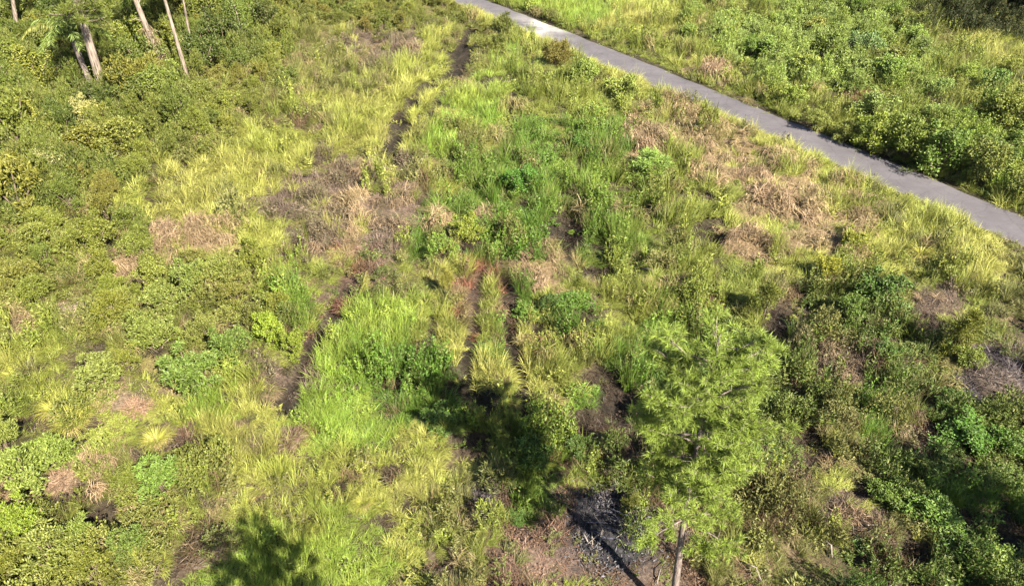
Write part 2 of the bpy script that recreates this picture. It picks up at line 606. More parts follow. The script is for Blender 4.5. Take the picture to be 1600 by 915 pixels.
# ------------------------------------------------------------------ ground and road
SOIL = {'k': (0.105, 0.075, 0.055), 'l': (0.15, 0.105, 0.08), 'c': (0.045, 0.040, 0.044), 'p': (0.25, 0.185, 0.135), 's': (0.20, 0.15, 0.10), 'b': (0.13, 0.095, 0.07),
        'r': (0.13, 0.08, 0.06), 'm': (0.10, 0.075, 0.045)}


def axis(lo, hi, step, far):
    core = np.arange(lo, hi + step, step)
    ext = np.cumsum(step * 1.6 ** np.arange(1, 15))
    ext = ext[ext < far]
    return np.concatenate([(lo - ext)[::-1], core, hi + step + ext])


gx, gy = axis(-76, 76, 0.42, 900), axis(5, 112, 0.42, 1200)
GX, GY = np.meshgrid(gx, gy)
X, Y = GX.ravel(), GY.ravel()
Zg = ground_z(X, Y)
far = np.clip((np.hypot(X, Y - 55) - 90) / 40, 0, 1)
Zg = Zg * (1 - far)
ty = veg_type(X, np.clip(Y, 6, 150), 3.0)
soil = np.tile(np.array([[0.048, 0.040, 0.024]]), (len(X), 1))
for k, c in SOIL.items():
    soil[ty == k] = c
for hx, hy, hr in HOLES:                                 # soil painted near black for the shade in the hollows
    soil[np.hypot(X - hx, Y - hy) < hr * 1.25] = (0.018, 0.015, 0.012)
bp_ = unproj(950, 826)
bk = np.clip(1.6 - np.hypot(X - bp_.x, Y - bp_.y) / (1.3 + 1.2 * fbm(X * 0.9, Y * 0.9, 161)), 0, 1)[:, None]
soil = soil * (1 - bk) + np.array([[0.024, 0.022, 0.025]]) * bk
for ln, w, d in RUT_W:
    soil[seg_dist(X, Y, ln) < w * 0.75] = (0.026, 0.021, 0.016)  # trodden soil, painted darker still for the shade between the banks
soil *= 0.68
s3 = soil.reshape(len(gy), len(gx), 3)
for _ in range(2):
    s3[1:-1, 1:-1] = (s3[1:-1, 1:-1] * 2 + s3[:-2, 1:-1] + s3[2:, 1:-1] + s3[1:-1, :-2] + s3[1:-1, 2:]) / 6
nx = len(gx)
ii, jj = np.meshgrid(np.arange(nx - 1), np.arange(len(gy) - 1))
b = (jj * nx + ii).ravel()
GF = np.stack([b, b + 1, b + nx + 1, b + nx], 1)
ground = obj('ground', mesh('ground', np.c_[X, Y, Zg], GF, ground_mat(), {'soil': s3.reshape(-1, 3)}, True))
tag(ground, 'brown soil and leaf litter under the overgrown field', kind='structure')

ys = np.concatenate([np.arange(-40, 10, 5.0), np.arange(10, 125, 0.5), np.arange(125, 260, 6.0)])
V, F, A, G = [], [], [], []
gp = unproj(838, 44)
cols = np.linspace(-1, 1, 9)
for i, y in enumerate(ys):
    sl = 2 * RC[0] * y + RC[1]
    n = math.sqrt(1 + sl * sl)
    for c in cols:
        w = ROAD_W / 2
        if abs(c) == 1:
            w += 0.34 * (float(vnoise(y * 0.7, c * 9 + 3, 5)) - 0.5) + 0.25 * (float(vnoise(y * 2.3, c * 9 + 3, 8)) - 0.5)
        off = c * w
        V.append((road_x(y) + off / n, y - off * sl / n, 0.05 - 0.03 * c * c - (0.06 if abs(c) == 1 else 0)))
        A.append(c)
        G.append(math.exp(-((V[-1][0] - gp.x) / 2.6) ** 2 - ((V[-1][1] - gp.y) / 3.4) ** 2) * 1.3)
for i in range(len(ys) - 1):
    for j in range(8):
        q = i * 9 + j
        F.append([q, q + 1, q + 10, q + 9])
road = obj('road', mesh('road', V, F, road_mat(), {'across': np.array(A), 'gravel': np.clip(np.array(G), 0, 1)}, True))
tag(road, 'narrow pale grey asphalt road crossing the field', kind='structure')

# ------------------------------------------------------------------ prototypes of the uncountable ground cover
PROTO = {}


def proto(kind, me_list):
    c = bpy.data.collections.new('kinds_of_' + kind)
    for i, me in enumerate(me_list):
        c.objects.link(bpy.data.objects.new('%s_tuft_%02d' % (kind, i), me))
    PROTO[kind] = (c, len(me_list))


def disc(n, r):
    a, q = rng.random(n) * 2 * math.pi, np.sqrt(rng.random(n)) * r
    return np.stack([np.cos(a) * q, np.sin(a) * q, np.zeros(n)], 1), a


def g_upright(n=68, L=(0.35, 0.85), R=0.22, tilt=(0.05, 0.6), droop=(0.5, 1.8), W=(0.010, 0.024)):
    P, a = disc(n, R)
    az = a + rng.normal(0, 0.7, n)
    az = np.where(rng.random(n) < 0.35, rng.normal(0.3, 0.8, n), az)
    V, F, R_ = blades(P, az, rng.uniform(*tilt, n), rng.uniform(*L, n), rng.uniform(*W, n), rng.uniform(*droop, n))
    return Mb().add(V, F, R_).mesh('grass_tuft', M_GRASS)


def g_lodged(n=76):
    P, a = disc(n, 0.26)
    V, F, R_ = blades(P, rng.normal(0, 0.42, n), rng.uniform(0.35, 1.0, n), rng.uniform(0.5, 1.0, n), rng.uniform(0.012, 0.027, n), rng.uniform(0.6, 1.3, n))
    return Mb().add(V, F, R_).mesh('lodged_tuft', M_GRASS)


def g_thatch(n=110):
    P, a = disc(n, 0.22)
    P[:, 0] *= 1.9
    P[:, 2] = rng.uniform(0.05, 0.35, n)
    az = np.where(rng.random(n) < 0.5, 1.4, -1.2) + rng.normal(0, 0.6, n)
    V, F, R_ = blades(P, az, rng.uniform(0.3, 1.0, n), rng.uniform(0.45, 0.95, n), rng.uniform(0.02, 0.042, n), rng.uniform(1.2, 2.2, n))
    return Mb().add(V, F, R_).mesh('thatch_mound', M_GRASS)


def g_weed(stems=9, H=(0.35, 0.85), n=14, LL=(0.12, 0.23)):
    mb = Mb()
    for _ in range(stems):
        a, r = random.random() * 6.28, random.random() ** 0.5 * 0.28
        h = random.uniform(*H)
        top = np.array([r * math.cos(a) * 1.6, r * math.sin(a) * 1.6, h])
        base = np.array([r * math.cos(a), r * math.sin(a), 0])
        t = rng.uniform(0.2, 1.0, n) ** 0.7
        P = base + (top - base) * t[:, None]
        D = rng.normal(size=(n, 3))
        D[:, 2] = rng.uniform(-0.1, 1.0, n)
        mb.add(*leaves(P, D, 0.85 * rng.uniform(*LL, n), rng.uniform(0.035, 0.07, n)))
        V, F, R_ = blades(base[None], np.array([a]), np.array([0.15]), np.array([h]), np.array([0.02]), np.array([0.1]))
        mb.add(V, F, R_)
    return mb.mesh('weed', M_GRASS)


def g_bush(puffs=66, R=0.72, H=1.05, n=12, L=(0.07, 0.14), W=(0.032, 0.055)):
    mb = Mb()
    for _ in range(puffs):
        a, q = random.random() * 6.28, random.random() ** 0.5
        e = math.sqrt(max(0.0, 1 - q * q))
        c = np.array([R * q * math.cos(a), R * q * math.sin(a), 0.15 + (H - 0.15) * e * random.uniform(0.6, 1.0)])
        out = unit(np.array([q * math.cos(a), q * math.sin(a), 0.9]))
        D = out * 0.8 + rng.normal(size=(n, 3)) * 0.75
        P = c + rng.normal(size=(n, 3)) * 0.055
        k_ = random.uniform(0.7, 1.25)
        mb.add(*leaves(P, D, k_ * rng.uniform(*L, n), k_ * rng.uniform(*W, n)))
    return mb.mesh('small_bush', M_GRASS)


def g_twigs(n=46):
    P, a = disc(n, 0.35)
    P[:, 2] = rng.uniform(0.0, 0.14, n)
    V, F, R_ = blades(P, rng.random(n) * 6.28, rng.uniform(0.3, 1.5, n), rng.uniform(0.25, 0.75, n), rng.uniform(0.012, 0.026, n), rng.uniform(-0.3, 0.5, n))
    mb = Mb().add(V, F, R_)
    P, a = disc(30, 0.45)
    P[:, 2] = rng.uniform(0.01, 0.1, 30)
    D = rng.normal(size=(30, 3))
    D[:, 2] *= 0.3
    mb.add(*leaves(P, D, rng.uniform(0.08, 0.2, 30), rng.uniform(0.03, 0.06, 30)))
    return mb.mesh('dead_stems', M_DEAD)


def g_litter(n=60):
    P, a = disc(n, 0.45)
    P[:, 2] = rng.uniform(0.015, 0.06, n)
    D = rng.normal(size=(n, 3))
    D[:, 2] *= 0.35
    return Mb().add(*leaves(P, D, rng.uniform(0.06, 0.2, n), rng.uniform(0.03, 0.07, n))).mesh('litter', M_DEAD)


proto('grass', [g_upright() for _ in range(4)] + [g_upright(48, (0.6, 1.15), 0.16, (0.03, 0.4), (0.3, 1.2)) for _ in range(2)])
proto('lodged_grass', [g_lodged() for _ in range(4)])
proto('thatch', [g_thatch() for _ in range(4)])
proto('weeds', [g_weed() for _ in range(4)] + [g_weed(5, (0.6, 1.1), 15, (0.10, 0.2)) for _ in range(2)])
proto('undergrowth', [g_bush() for _ in range(4)] + [g_bush(54, 0.66, 1.25, 10, (0.14, 0.26), (0.03, 0.05)) for _ in range(2)])
proto('dead_brush', [g_twigs() for _ in range(4)])
proto('leaf_litter', [g_litter() for _ in range(4)])

# colours (lit look in the photograph -> surface colour)
K = 0.385


def C(r, g, b):
    return np.array(srgb(r, g, b)) * K


TINT = {'y': (C(204, 202, 104), C(178, 188, 80)), 'g': (C(150, 188, 66), C(178, 196, 80)), 'd': (C(104, 144, 48), C(136, 162, 60)),
        'w': (C(166, 174, 76), C(140, 156, 62)), 'o': (C(130, 140, 56), C(150, 156, 72)), 't': (C(108, 124, 48), C(130, 140, 58)),
        'm': (C(142, 148, 74), C(138, 138, 78)), 's': (C(194, 164, 132), C(174, 164, 100)), 'b': (C(138, 120, 102), C(126, 122, 82)),
        'k': (C(122, 124, 66), C(112, 132, 58)), 'v': (C(148, 178, 68), C(170, 190, 82)), 'f': (C(176, 200, 104), C(168, 192, 84)),
        'u': (C(100, 132, 54), C(130, 144, 66)), 'n': (C(60, 74, 34), C(80, 92, 44)), 'r': (C(160, 130, 100), C(140, 136, 80)), 'c': (C(92, 92, 66), C(104, 114, 58)),  # 'n': corner wood growth, its shade put into the tint
        'l': (C(150, 140, 100), C(116, 128, 62)), 'p': (C(190, 186, 120), C(150, 154, 80))}
DEADT = {'k': C(128, 100, 80), 'l': C(150, 118, 98), 'c': C(104, 94, 98), 'r': C(150, 98, 76), 'b': C(136, 116, 102), 's': C(204, 178, 136), 'p': C(210, 180, 150)}
DEAD0 = C(136, 112, 84)
KINDS = ['grass', 'lodged_grass', 'thatch', 'weeds', 'undergrowth', 'dead_brush', 'leaf_litter', None]
MIX = {  # share of each kind of growth
    'y': (.56, .40, 0, .025, 0, .015, 0, 0), 'g': (.91, .05, 0, .04, 0, 0, 0, 0), 'd': (.62, .06, 0, .28, .01, .03, 0, 0),
    'w': (.50, .20, .02, .20, .02, .05, .01, 0), 'o': (.32, .16, .04, .20, .08, .07, .06, .07), 't': (.06, 0, 0, .24, .55, .05, .05, .05),
    'm': (.40, .18, .03, .14, .01, .19, .03, .02), 's': (.07, .18, .40, .03, 0, .14, .02, .20), 'b': (.10, .16, .04, .08, .01, .50, .10, .01),
    'k': (.07, .02, 0, .10, .02, .22, .37, .20), 'v': (.18, .04, 0, .60, .12, .03, .03, 0), 'f': (.06, .04, 0, .42, .46, .02, 0, 0),
    'u': (.34, .07, 0, .36, .03, .12, .07, .01), 'n': (.0, 0, 0, .2, .8, 0, 0, 0), 'r': (.14, .18, .06, .04, 0, .43, .15, 0), 'c': (.02, 0, 0, .06, 0, .26, .30, .36),
    'l': (.04, .03, .02, .08, .01, .24, .48, .10), 'p': (.14, .08, .06, .03, 0, .12, .17, .40)}
HGT = {'y': 1.05, 'g': 1.05, 'd': 1.35, 'w': 1.35, 'o': .85, 't': 1.45, 'm': 1.15, 's': 1.15, 'b': .9, 'k': .75, 'v': .95, 'f': 1.0, 'u': 1.12, 'n': 1.6, 'r': .9, 'c': .6, 'l': .6, 'p': .5}

pts = []
for y0, y1, st in ((6.5, 22, 0.24), (22, 36, 0.32), (36, 58, 0.42), (58, 112, 0.52)):
    yy = np.arange(y0, y1, st)
    hw = 0.62 * y1 + 17
    xx = np.arange(-hw, hw, st)
    PX, PY = np.meshgrid(xx, yy)
    PX = PX + rng.uniform(-.5, .5, PX.shape) * st
    PY = PY + rng.uniform(-.5, .5, PY.shape) * st
    PX, PY = PX.ravel(), PY.ravel()
    keep = np.abs(PX) < 0.62 * PY + 15
    pts.append(np.stack([PX[keep], PY[keep], np.full(keep.sum(), st)], 1))
pts = np.concatenate(pts)
PX, PY, PS = pts.T
rd = np.abs(road_dist(PX, PY))
edge = ROAD_W / 2 + 0.05 + 0.95 * (fbm(PX * 0.5, PY * 0.5, 41) - 0.45)
onroad = (rd <= edge) & (rd > edge - 0.55) & (rng.random(len(PX)) < 0.22)
keep = (rd > edge) | onroad
hm = np.zeros(len(PX), bool)
for ln, w, d in RUT_W:
    q = seg_dist(PX, PY, ln)
    keep &= ~((q < w * (0.5 + 0.3 * vnoise(PX * 1.3, PY * 1.3, 17))) & (rng.random(len(PX)) < 0.9))
    hm |= q < w * (0.55 + 0.5 * vnoise(PX * 1.3, PY * 1.3, 17))
for hx, hy, hr in HOLES:
    q = np.hypot(PX - hx, (PY - hy) * 0.85)
    hm |= q < hr * (1.1 + 0.9 * vnoise(PX * 1.1, PY * 1.1, 19))
# natural small openings
op = vnoise(PX * 0.85, PY * 0.85, 61) * 0.65 + vnoise(PX * 1.9, PY * 1.9, 62) * 0.35
keep &= ~((op < 0.17) & (rng.random(len(PX)) < 0.85))
PX, PY, PS, op, hm, onroad = PX[keep], PY[keep], PS[keep], op[keep], hm[keep], onroad[keep]
PT = veg_type(PX, PY)
mixn = vnoise(PX * 0.75, PY * 0.75, 131) * 0.7 + 0.3 * rng.random(len(PX))
sel = (mixn > 0.60) & np.isin(PT, list('sbmrk')) & (rng.random(len(PX)) < np.where(PT == 's', 0.7, np.where(PT == 'b', 0.3, 0.75)))
PT[sel] = np.where(vnoise(PX[sel] * 0.3, PY[sel] * 0.3, 133) > 0.5, 'y', 'w')
sel = (mixn < 0.27) & np.isin(PT, list('wyvd'))
PT[sel] = np.where(rng.random(sel.sum()) < 0.75, 'm', 'b')
RM = np.zeros(len(PX), bool)
for ln, t, w in RIDGES:
    q = seg_dist(PX, PY, ln) < w * (0.7 + 0.6 * vnoise(PX * 1.2, PY * 1.2, 141))
    q &= rng.random(len(PX)) < 0.72
    PT[q] = t
    RM |= q
PK = np.zeros(len(PX), int)
for t, mx in MIX.items():
    s = PT == t
    cum = np.cumsum(mx) / np.sum(mx)
    # growth of one kind stands together in patches
    u = np.clip(0.62 * ((vnoise(PX[s] * 0.55, PY[s] * 0.55, 71) - 0.5) * 1.5 + 0.5) + 0.38 * rng.random(s.sum()), 0, 0.9999)
    u = np.where(rng.random(s.sum()) < 0.45, rng.random(s.sum()), u)
    PK[s] = np.searchsorted(cum, u)
PK[RM] = np.where(rng.random(RM.sum()) < 0.75, 0, 1)
hue = np.clip((fbm(PX * 0.25, PY * 0.25, 81) - 0.5) * 2.0 + 0.5 + rng.normal(0, 0.22, len(PX)), 0, 1)[:, None]
lum = (0.70 + 0.6 * fbm(PX * 0.8, PY * 0.8, 91))[:, None] * rng.uniform(0.82, 1.2, len(PX))[:, None]
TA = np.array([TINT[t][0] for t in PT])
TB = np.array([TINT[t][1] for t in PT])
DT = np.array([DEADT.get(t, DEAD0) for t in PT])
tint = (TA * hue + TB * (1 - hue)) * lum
cn = np.clip((0.6 * vnoise(PX * 0.62, PY * 0.62, 55) + 0.4 * vnoise(PX * 1.5, PY * 1.5, 56) - 0.30) / 0.40, 0, 1)
clump = 0.24 + 1.5 * cn * cn * (3 - 2 * cn)
PK[(cn < 0.12) & (rng.random(len(PX)) < np.where(np.isin(PT, ['y', 'g']), 0.06, 0.4)) & ~RM] = 7
clump = np.where(np.isin(PT, ['y', 'g']), 0.40 + 0.72 * clump, clump)
low = (PK == 4)
cell = np.floor(PX / 1.0) * 7919 + np.floor(PY / 1.0)
_, first = np.unique(np.where(low, cell, -np.arange(len(PX)) - 1e7), return_index=True)
keep1 = np.zeros(len(PX), bool)
keep1[first] = True
drop = low & ~keep1
PK[drop] = rng.choice([7, 3, 5, 6, 0], drop.sum(), p=[.24, .32, .08, .10, .26])
PH = np.array([HGT[t] for t in PT]) * clump * rng.uniform(0.8, 1.2, len(PX))
PH[RM] = rng.uniform(0.85, 1.35, RM.sum())
PH *= 1.0 - 0.35 * (np.abs(road_dist(PX, PY)) < ROAD_W / 2 + 0.8)
lum = np.where((PT == 's')[:, None], lum * (0.55 + 0.95 * vnoise(PX * 1.4, PY * 1.4, 151))[:, None], lum)
dead = (PK == 5) | (PK == 6)
tint[dead] = DT[dead] * lum[dead]
th = PK == 2
tint[th] = tint[th] * 0.5 + C(190, 158, 126) * 0.5 * lum[th]
PK[hm] = rng.choice([7, 5, 6, 3, 0], hm.sum(), p=[.38, .22, .30, .06, .04])
PH[hm] = 0.42
PK[onroad] = np.where(rng.random(onroad.sum()) < 0.75, 6, 0)
PH[onroad] = 0.3
SZ = np.clip(PS / 0.40, 0.60, 1.18)
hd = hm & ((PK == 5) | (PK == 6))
tint[hd] = C(84, 68, 56) * rng.uniform(.6, 1.2, hd.sum())[:, None]      # dead leaves, shade of hollows and ruts put into their colour
SZ = np.where(PK >= 3, np.sqrt(SZ), SZ)
flow = (fbm(PX * 0.12, PY * 0.12, 101) - 0.5) * 5.0 + rng.normal(0, 0.35, len(PX))
flow2 = (fbm(PX * 0.3, PY * 0.3, 103) - 0.5) * 9.0 + rng.normal(0, 0.35, len(PX))
rot = np.where(PK == 1, flow, np.where(PK == 2, flow2, rng.random(len(PX)) * 6.283))
rot = np.where((PK == 0), rng.normal(0, 0.8, len(PX)), rot)


def scatter_nodes(coll):
    ng = bpy.data.node_groups.new('scatter', 'GeometryNodeTree')
    ng.interface.new_socket('Geometry', in_out='INPUT', socket_type='NodeSocketGeometry')
    ng.interface.new_socket('Geometry', in_out='OUTPUT', socket_type='NodeSocketGeometry')
    N, L = ng.nodes, ng.links
    gi, go = N.new('NodeGroupInput'), N.new('NodeGroupOutput')
    ci = N.new('GeometryNodeCollectionInfo')
    ci.inputs['Collection'].default_value = coll
    ci.inputs['Separate Children'].default_value = True
    ci.inputs['Reset Children'].default_value = True
    ip = N.new('GeometryNodeInstanceOnPoints')
    ip.inputs['Pick Instance'].default_value = True

    def attr(nm, ty):
        a = N.new('GeometryNodeInputNamedAttribute')
        a.data_type = ty
        a.inputs['Name'].default_value = nm
        return a.outputs['Attribute']
    L.new(gi.outputs[0], ip.inputs['Points'])
    L.new(ci.outputs[0], ip.inputs['Instance'])
    L.new(attr('pick', 'INT'), ip.inputs['Instance Index'])
    er = N.new('FunctionNodeEulerToRotation')
    L.new(attr('rot', 'FLOAT_VECTOR'), er.inputs[0])
    L.new(er.outputs[0], ip.inputs['Rotation'])
    L.new(attr('scl', 'FLOAT_VECTOR'), ip.inputs['Scale'])
    L.new(ip.outputs[0], go.inputs[0])
    return ng


STUFF = {'grass': 'upright green and yellow grass covering the field', 'lodged_grass': 'long pale grass flattened by the wind across the field',
         'thatch': 'heaps of dry straw coloured grass matted over the slope below the road', 'weeds': 'leafy green weeds growing all over the lot',
         'undergrowth': 'low bushy undergrowth between the shrubs', 'dead_brush': 'dead brown stems and twigs lying in the clearing',
         'leaf_litter': 'dry brown leaf litter on the bare soil'}
PZ = ground_z(PX, PY) + 0.05 * onroad
for ki, kind in enumerate(KINDS[:7]):
    s = np.nonzero(PK == ki)[0]
    coll, nv = PROTO[kind]
    me = bpy.data.meshes.new(kind)
    me.from_pydata(np.c_[PX[s], PY[s], PZ[s] - 0.03].tolist(), [], [])
    n = len(s)
    a = me.attributes.new('pick', 'INT', 'POINT')
    pk = rng.integers(0, nv, n)
    if kind == 'undergrowth':
        pk = np.where(PT[s] == 'f', rng.integers(4, 6, n), rng.integers(0, 5, n))
    a.data.foreach_set('value', pk.astype(np.int32))
    a = me.attributes.new('rot', 'FLOAT_VECTOR', 'POINT')
    a.data.foreach_set('vector', np.stack([rng.normal(0, .1, n), rng.normal(0, .1, n), rot[s]], 1).astype(np.float32).ravel())
    a = me.attributes.new('scl', 'FLOAT_VECTOR', 'POINT')
    w = SZ[s] * rng.uniform(0.85, 1.25, n)
    if kind == 'undergrowth':
        w = rng.uniform(0.75, 1.2, n)
    a.data.foreach_set('vector', np.stack([w, w, PH[s] * (np.ones(n) if kind == 'undergrowth' else SZ[s] ** 0.85)], 1).astype(np.float32).ravel())
    a = me.attributes.new('tint', 'FLOAT_COLOR', 'POINT')
    a.data.foreach_set('color', np.c_[tint[s], np.ones(n)].astype(np.float32).ravel())
    o = obj(kind, me)
    md = o.modifiers.new('scatter', 'NODES')
    md.node_group = scatter_nodes(coll)
    tag(o, STUFF[kind], kind='stuff')

# ------------------------------------------------------------------ shrubs
def shrub_meshes(kind):
    """crown of many leaf puffs on a forked stem, about 1 m high and 1.2 m wide"""
    mb, st = Mb(), Mb()
    lobes = []
    nl = random.randint(7, 11)
    for i in range(nl):
        a, q = 6.28 * i / nl + random.uniform(-.5, .5), random.uniform(0.08, 0.52)
        lobes.append((q * math.cos(a), q * math.sin(a), random.uniform(0.32, 0.92) - 0.35 * q, random.uniform(0.14, 0.30)))
    lobes.append((0.02, 0.03, 0.72, 0.22))
    for i in range(6):                                   # leading shoots
        a, q = random.random() * 6.28, random.uniform(0.05, 0.5)
        lobes.append((q * math.cos(a), q * math.sin(a), random.uniform(0.85, 1.12) - 0.4 * q, 0.07))
    for lx, ly, lz, lr in lobes:
        st.tube([(0.03 * lx, 0.03 * ly, -0.08), (0.35 * lx, 0.35 * ly, lz * 0.45), (lx, ly, lz)], [0.026, 0.018, 0.006], 5)
        for _ in range(int(3 + 80 * lr)):
            d = unit(rng.normal(size=3) + np.array([0, 0, 0.55]))
            c = np.array([lx, ly, lz]) + d * lr * random.uniform(0.55, 1.05)
            if kind == 'puff':
                n = 16
                D = d * 0.5 + np.array([0, 0, .5]) + rng.normal(size=(n, 3)) * 0.6
                mb.add(*leaves(c + rng.normal(size=(n, 3)) * 0.03, D, rng.uniform(.05, .095, n), rng.uniform(.022, .038, n)))
            elif kind == 'spray':
                n = 15
                D = d * 0.6 + np.array([0, 0, .1]) + rng.normal(size=(n, 3)) * 0.5
                mb.add(*leaves(c + rng.normal(size=(n, 3)) * 0.04, D, rng.uniform(.07, .15, n), rng.uniform(.014, .024, n)))
            else:
                n = 16
                D = d * 0.3 + rng.normal(size=(n, 3)) * 0.7
                mb.add(*leaves(c + rng.normal(size=(n, 3)) * 0.045, D, rng.uniform(.045, .085, n), rng.uniform(.026, .042, n)))
    return mb.mesh('crown_' + kind, M_LEAF), st.mesh('stem', M_STEM, True)


SHRUB = {k: [shrub_meshes(k) for _ in range(4)] for k in ('puff', 'spray', 'broad')}
SHRUB_N = 0
TAKEN = []


def shrub(p, kind, w, h, colour, name='shrub', label=None, group=None, cat='shrub'):
    global SHRUB_N
    cm, sm = SHRUB[kind][SHRUB_N % 4]
    SHRUB_N += 1
    e = empty(name, (p.x, p.y, gz(p.x, p.y) - 0.03), random.random() * 6.28, (w / 1.2, w / 1.2, h))
    j = random.uniform(0.85, 1.15)
    colour = (colour[0] * 1.06, colour[1] * 1.02, colour[2] * 0.92)
    c = obj('crown', cm, e)
    c.color = (*[v * j * random.uniform(.94, 1.06) for v in colour], 1)
    obj('stem', sm, e)
    tag(e, label, cat, group)
    TAKEN.append((p.x, p.y, w))
    return e


OLIVE, SALT, LIME, DEEP, GREYG, PALE, DARK, BLUEG, TAWNY = (C(136, 146, 56), C(142, 158, 74), C(156, 176, 64), C(92, 126, 46), C(140, 148, 92), C(210, 208, 150),
                                                             C(62, 80, 36), C(132, 168, 96), C(150, 140, 74))
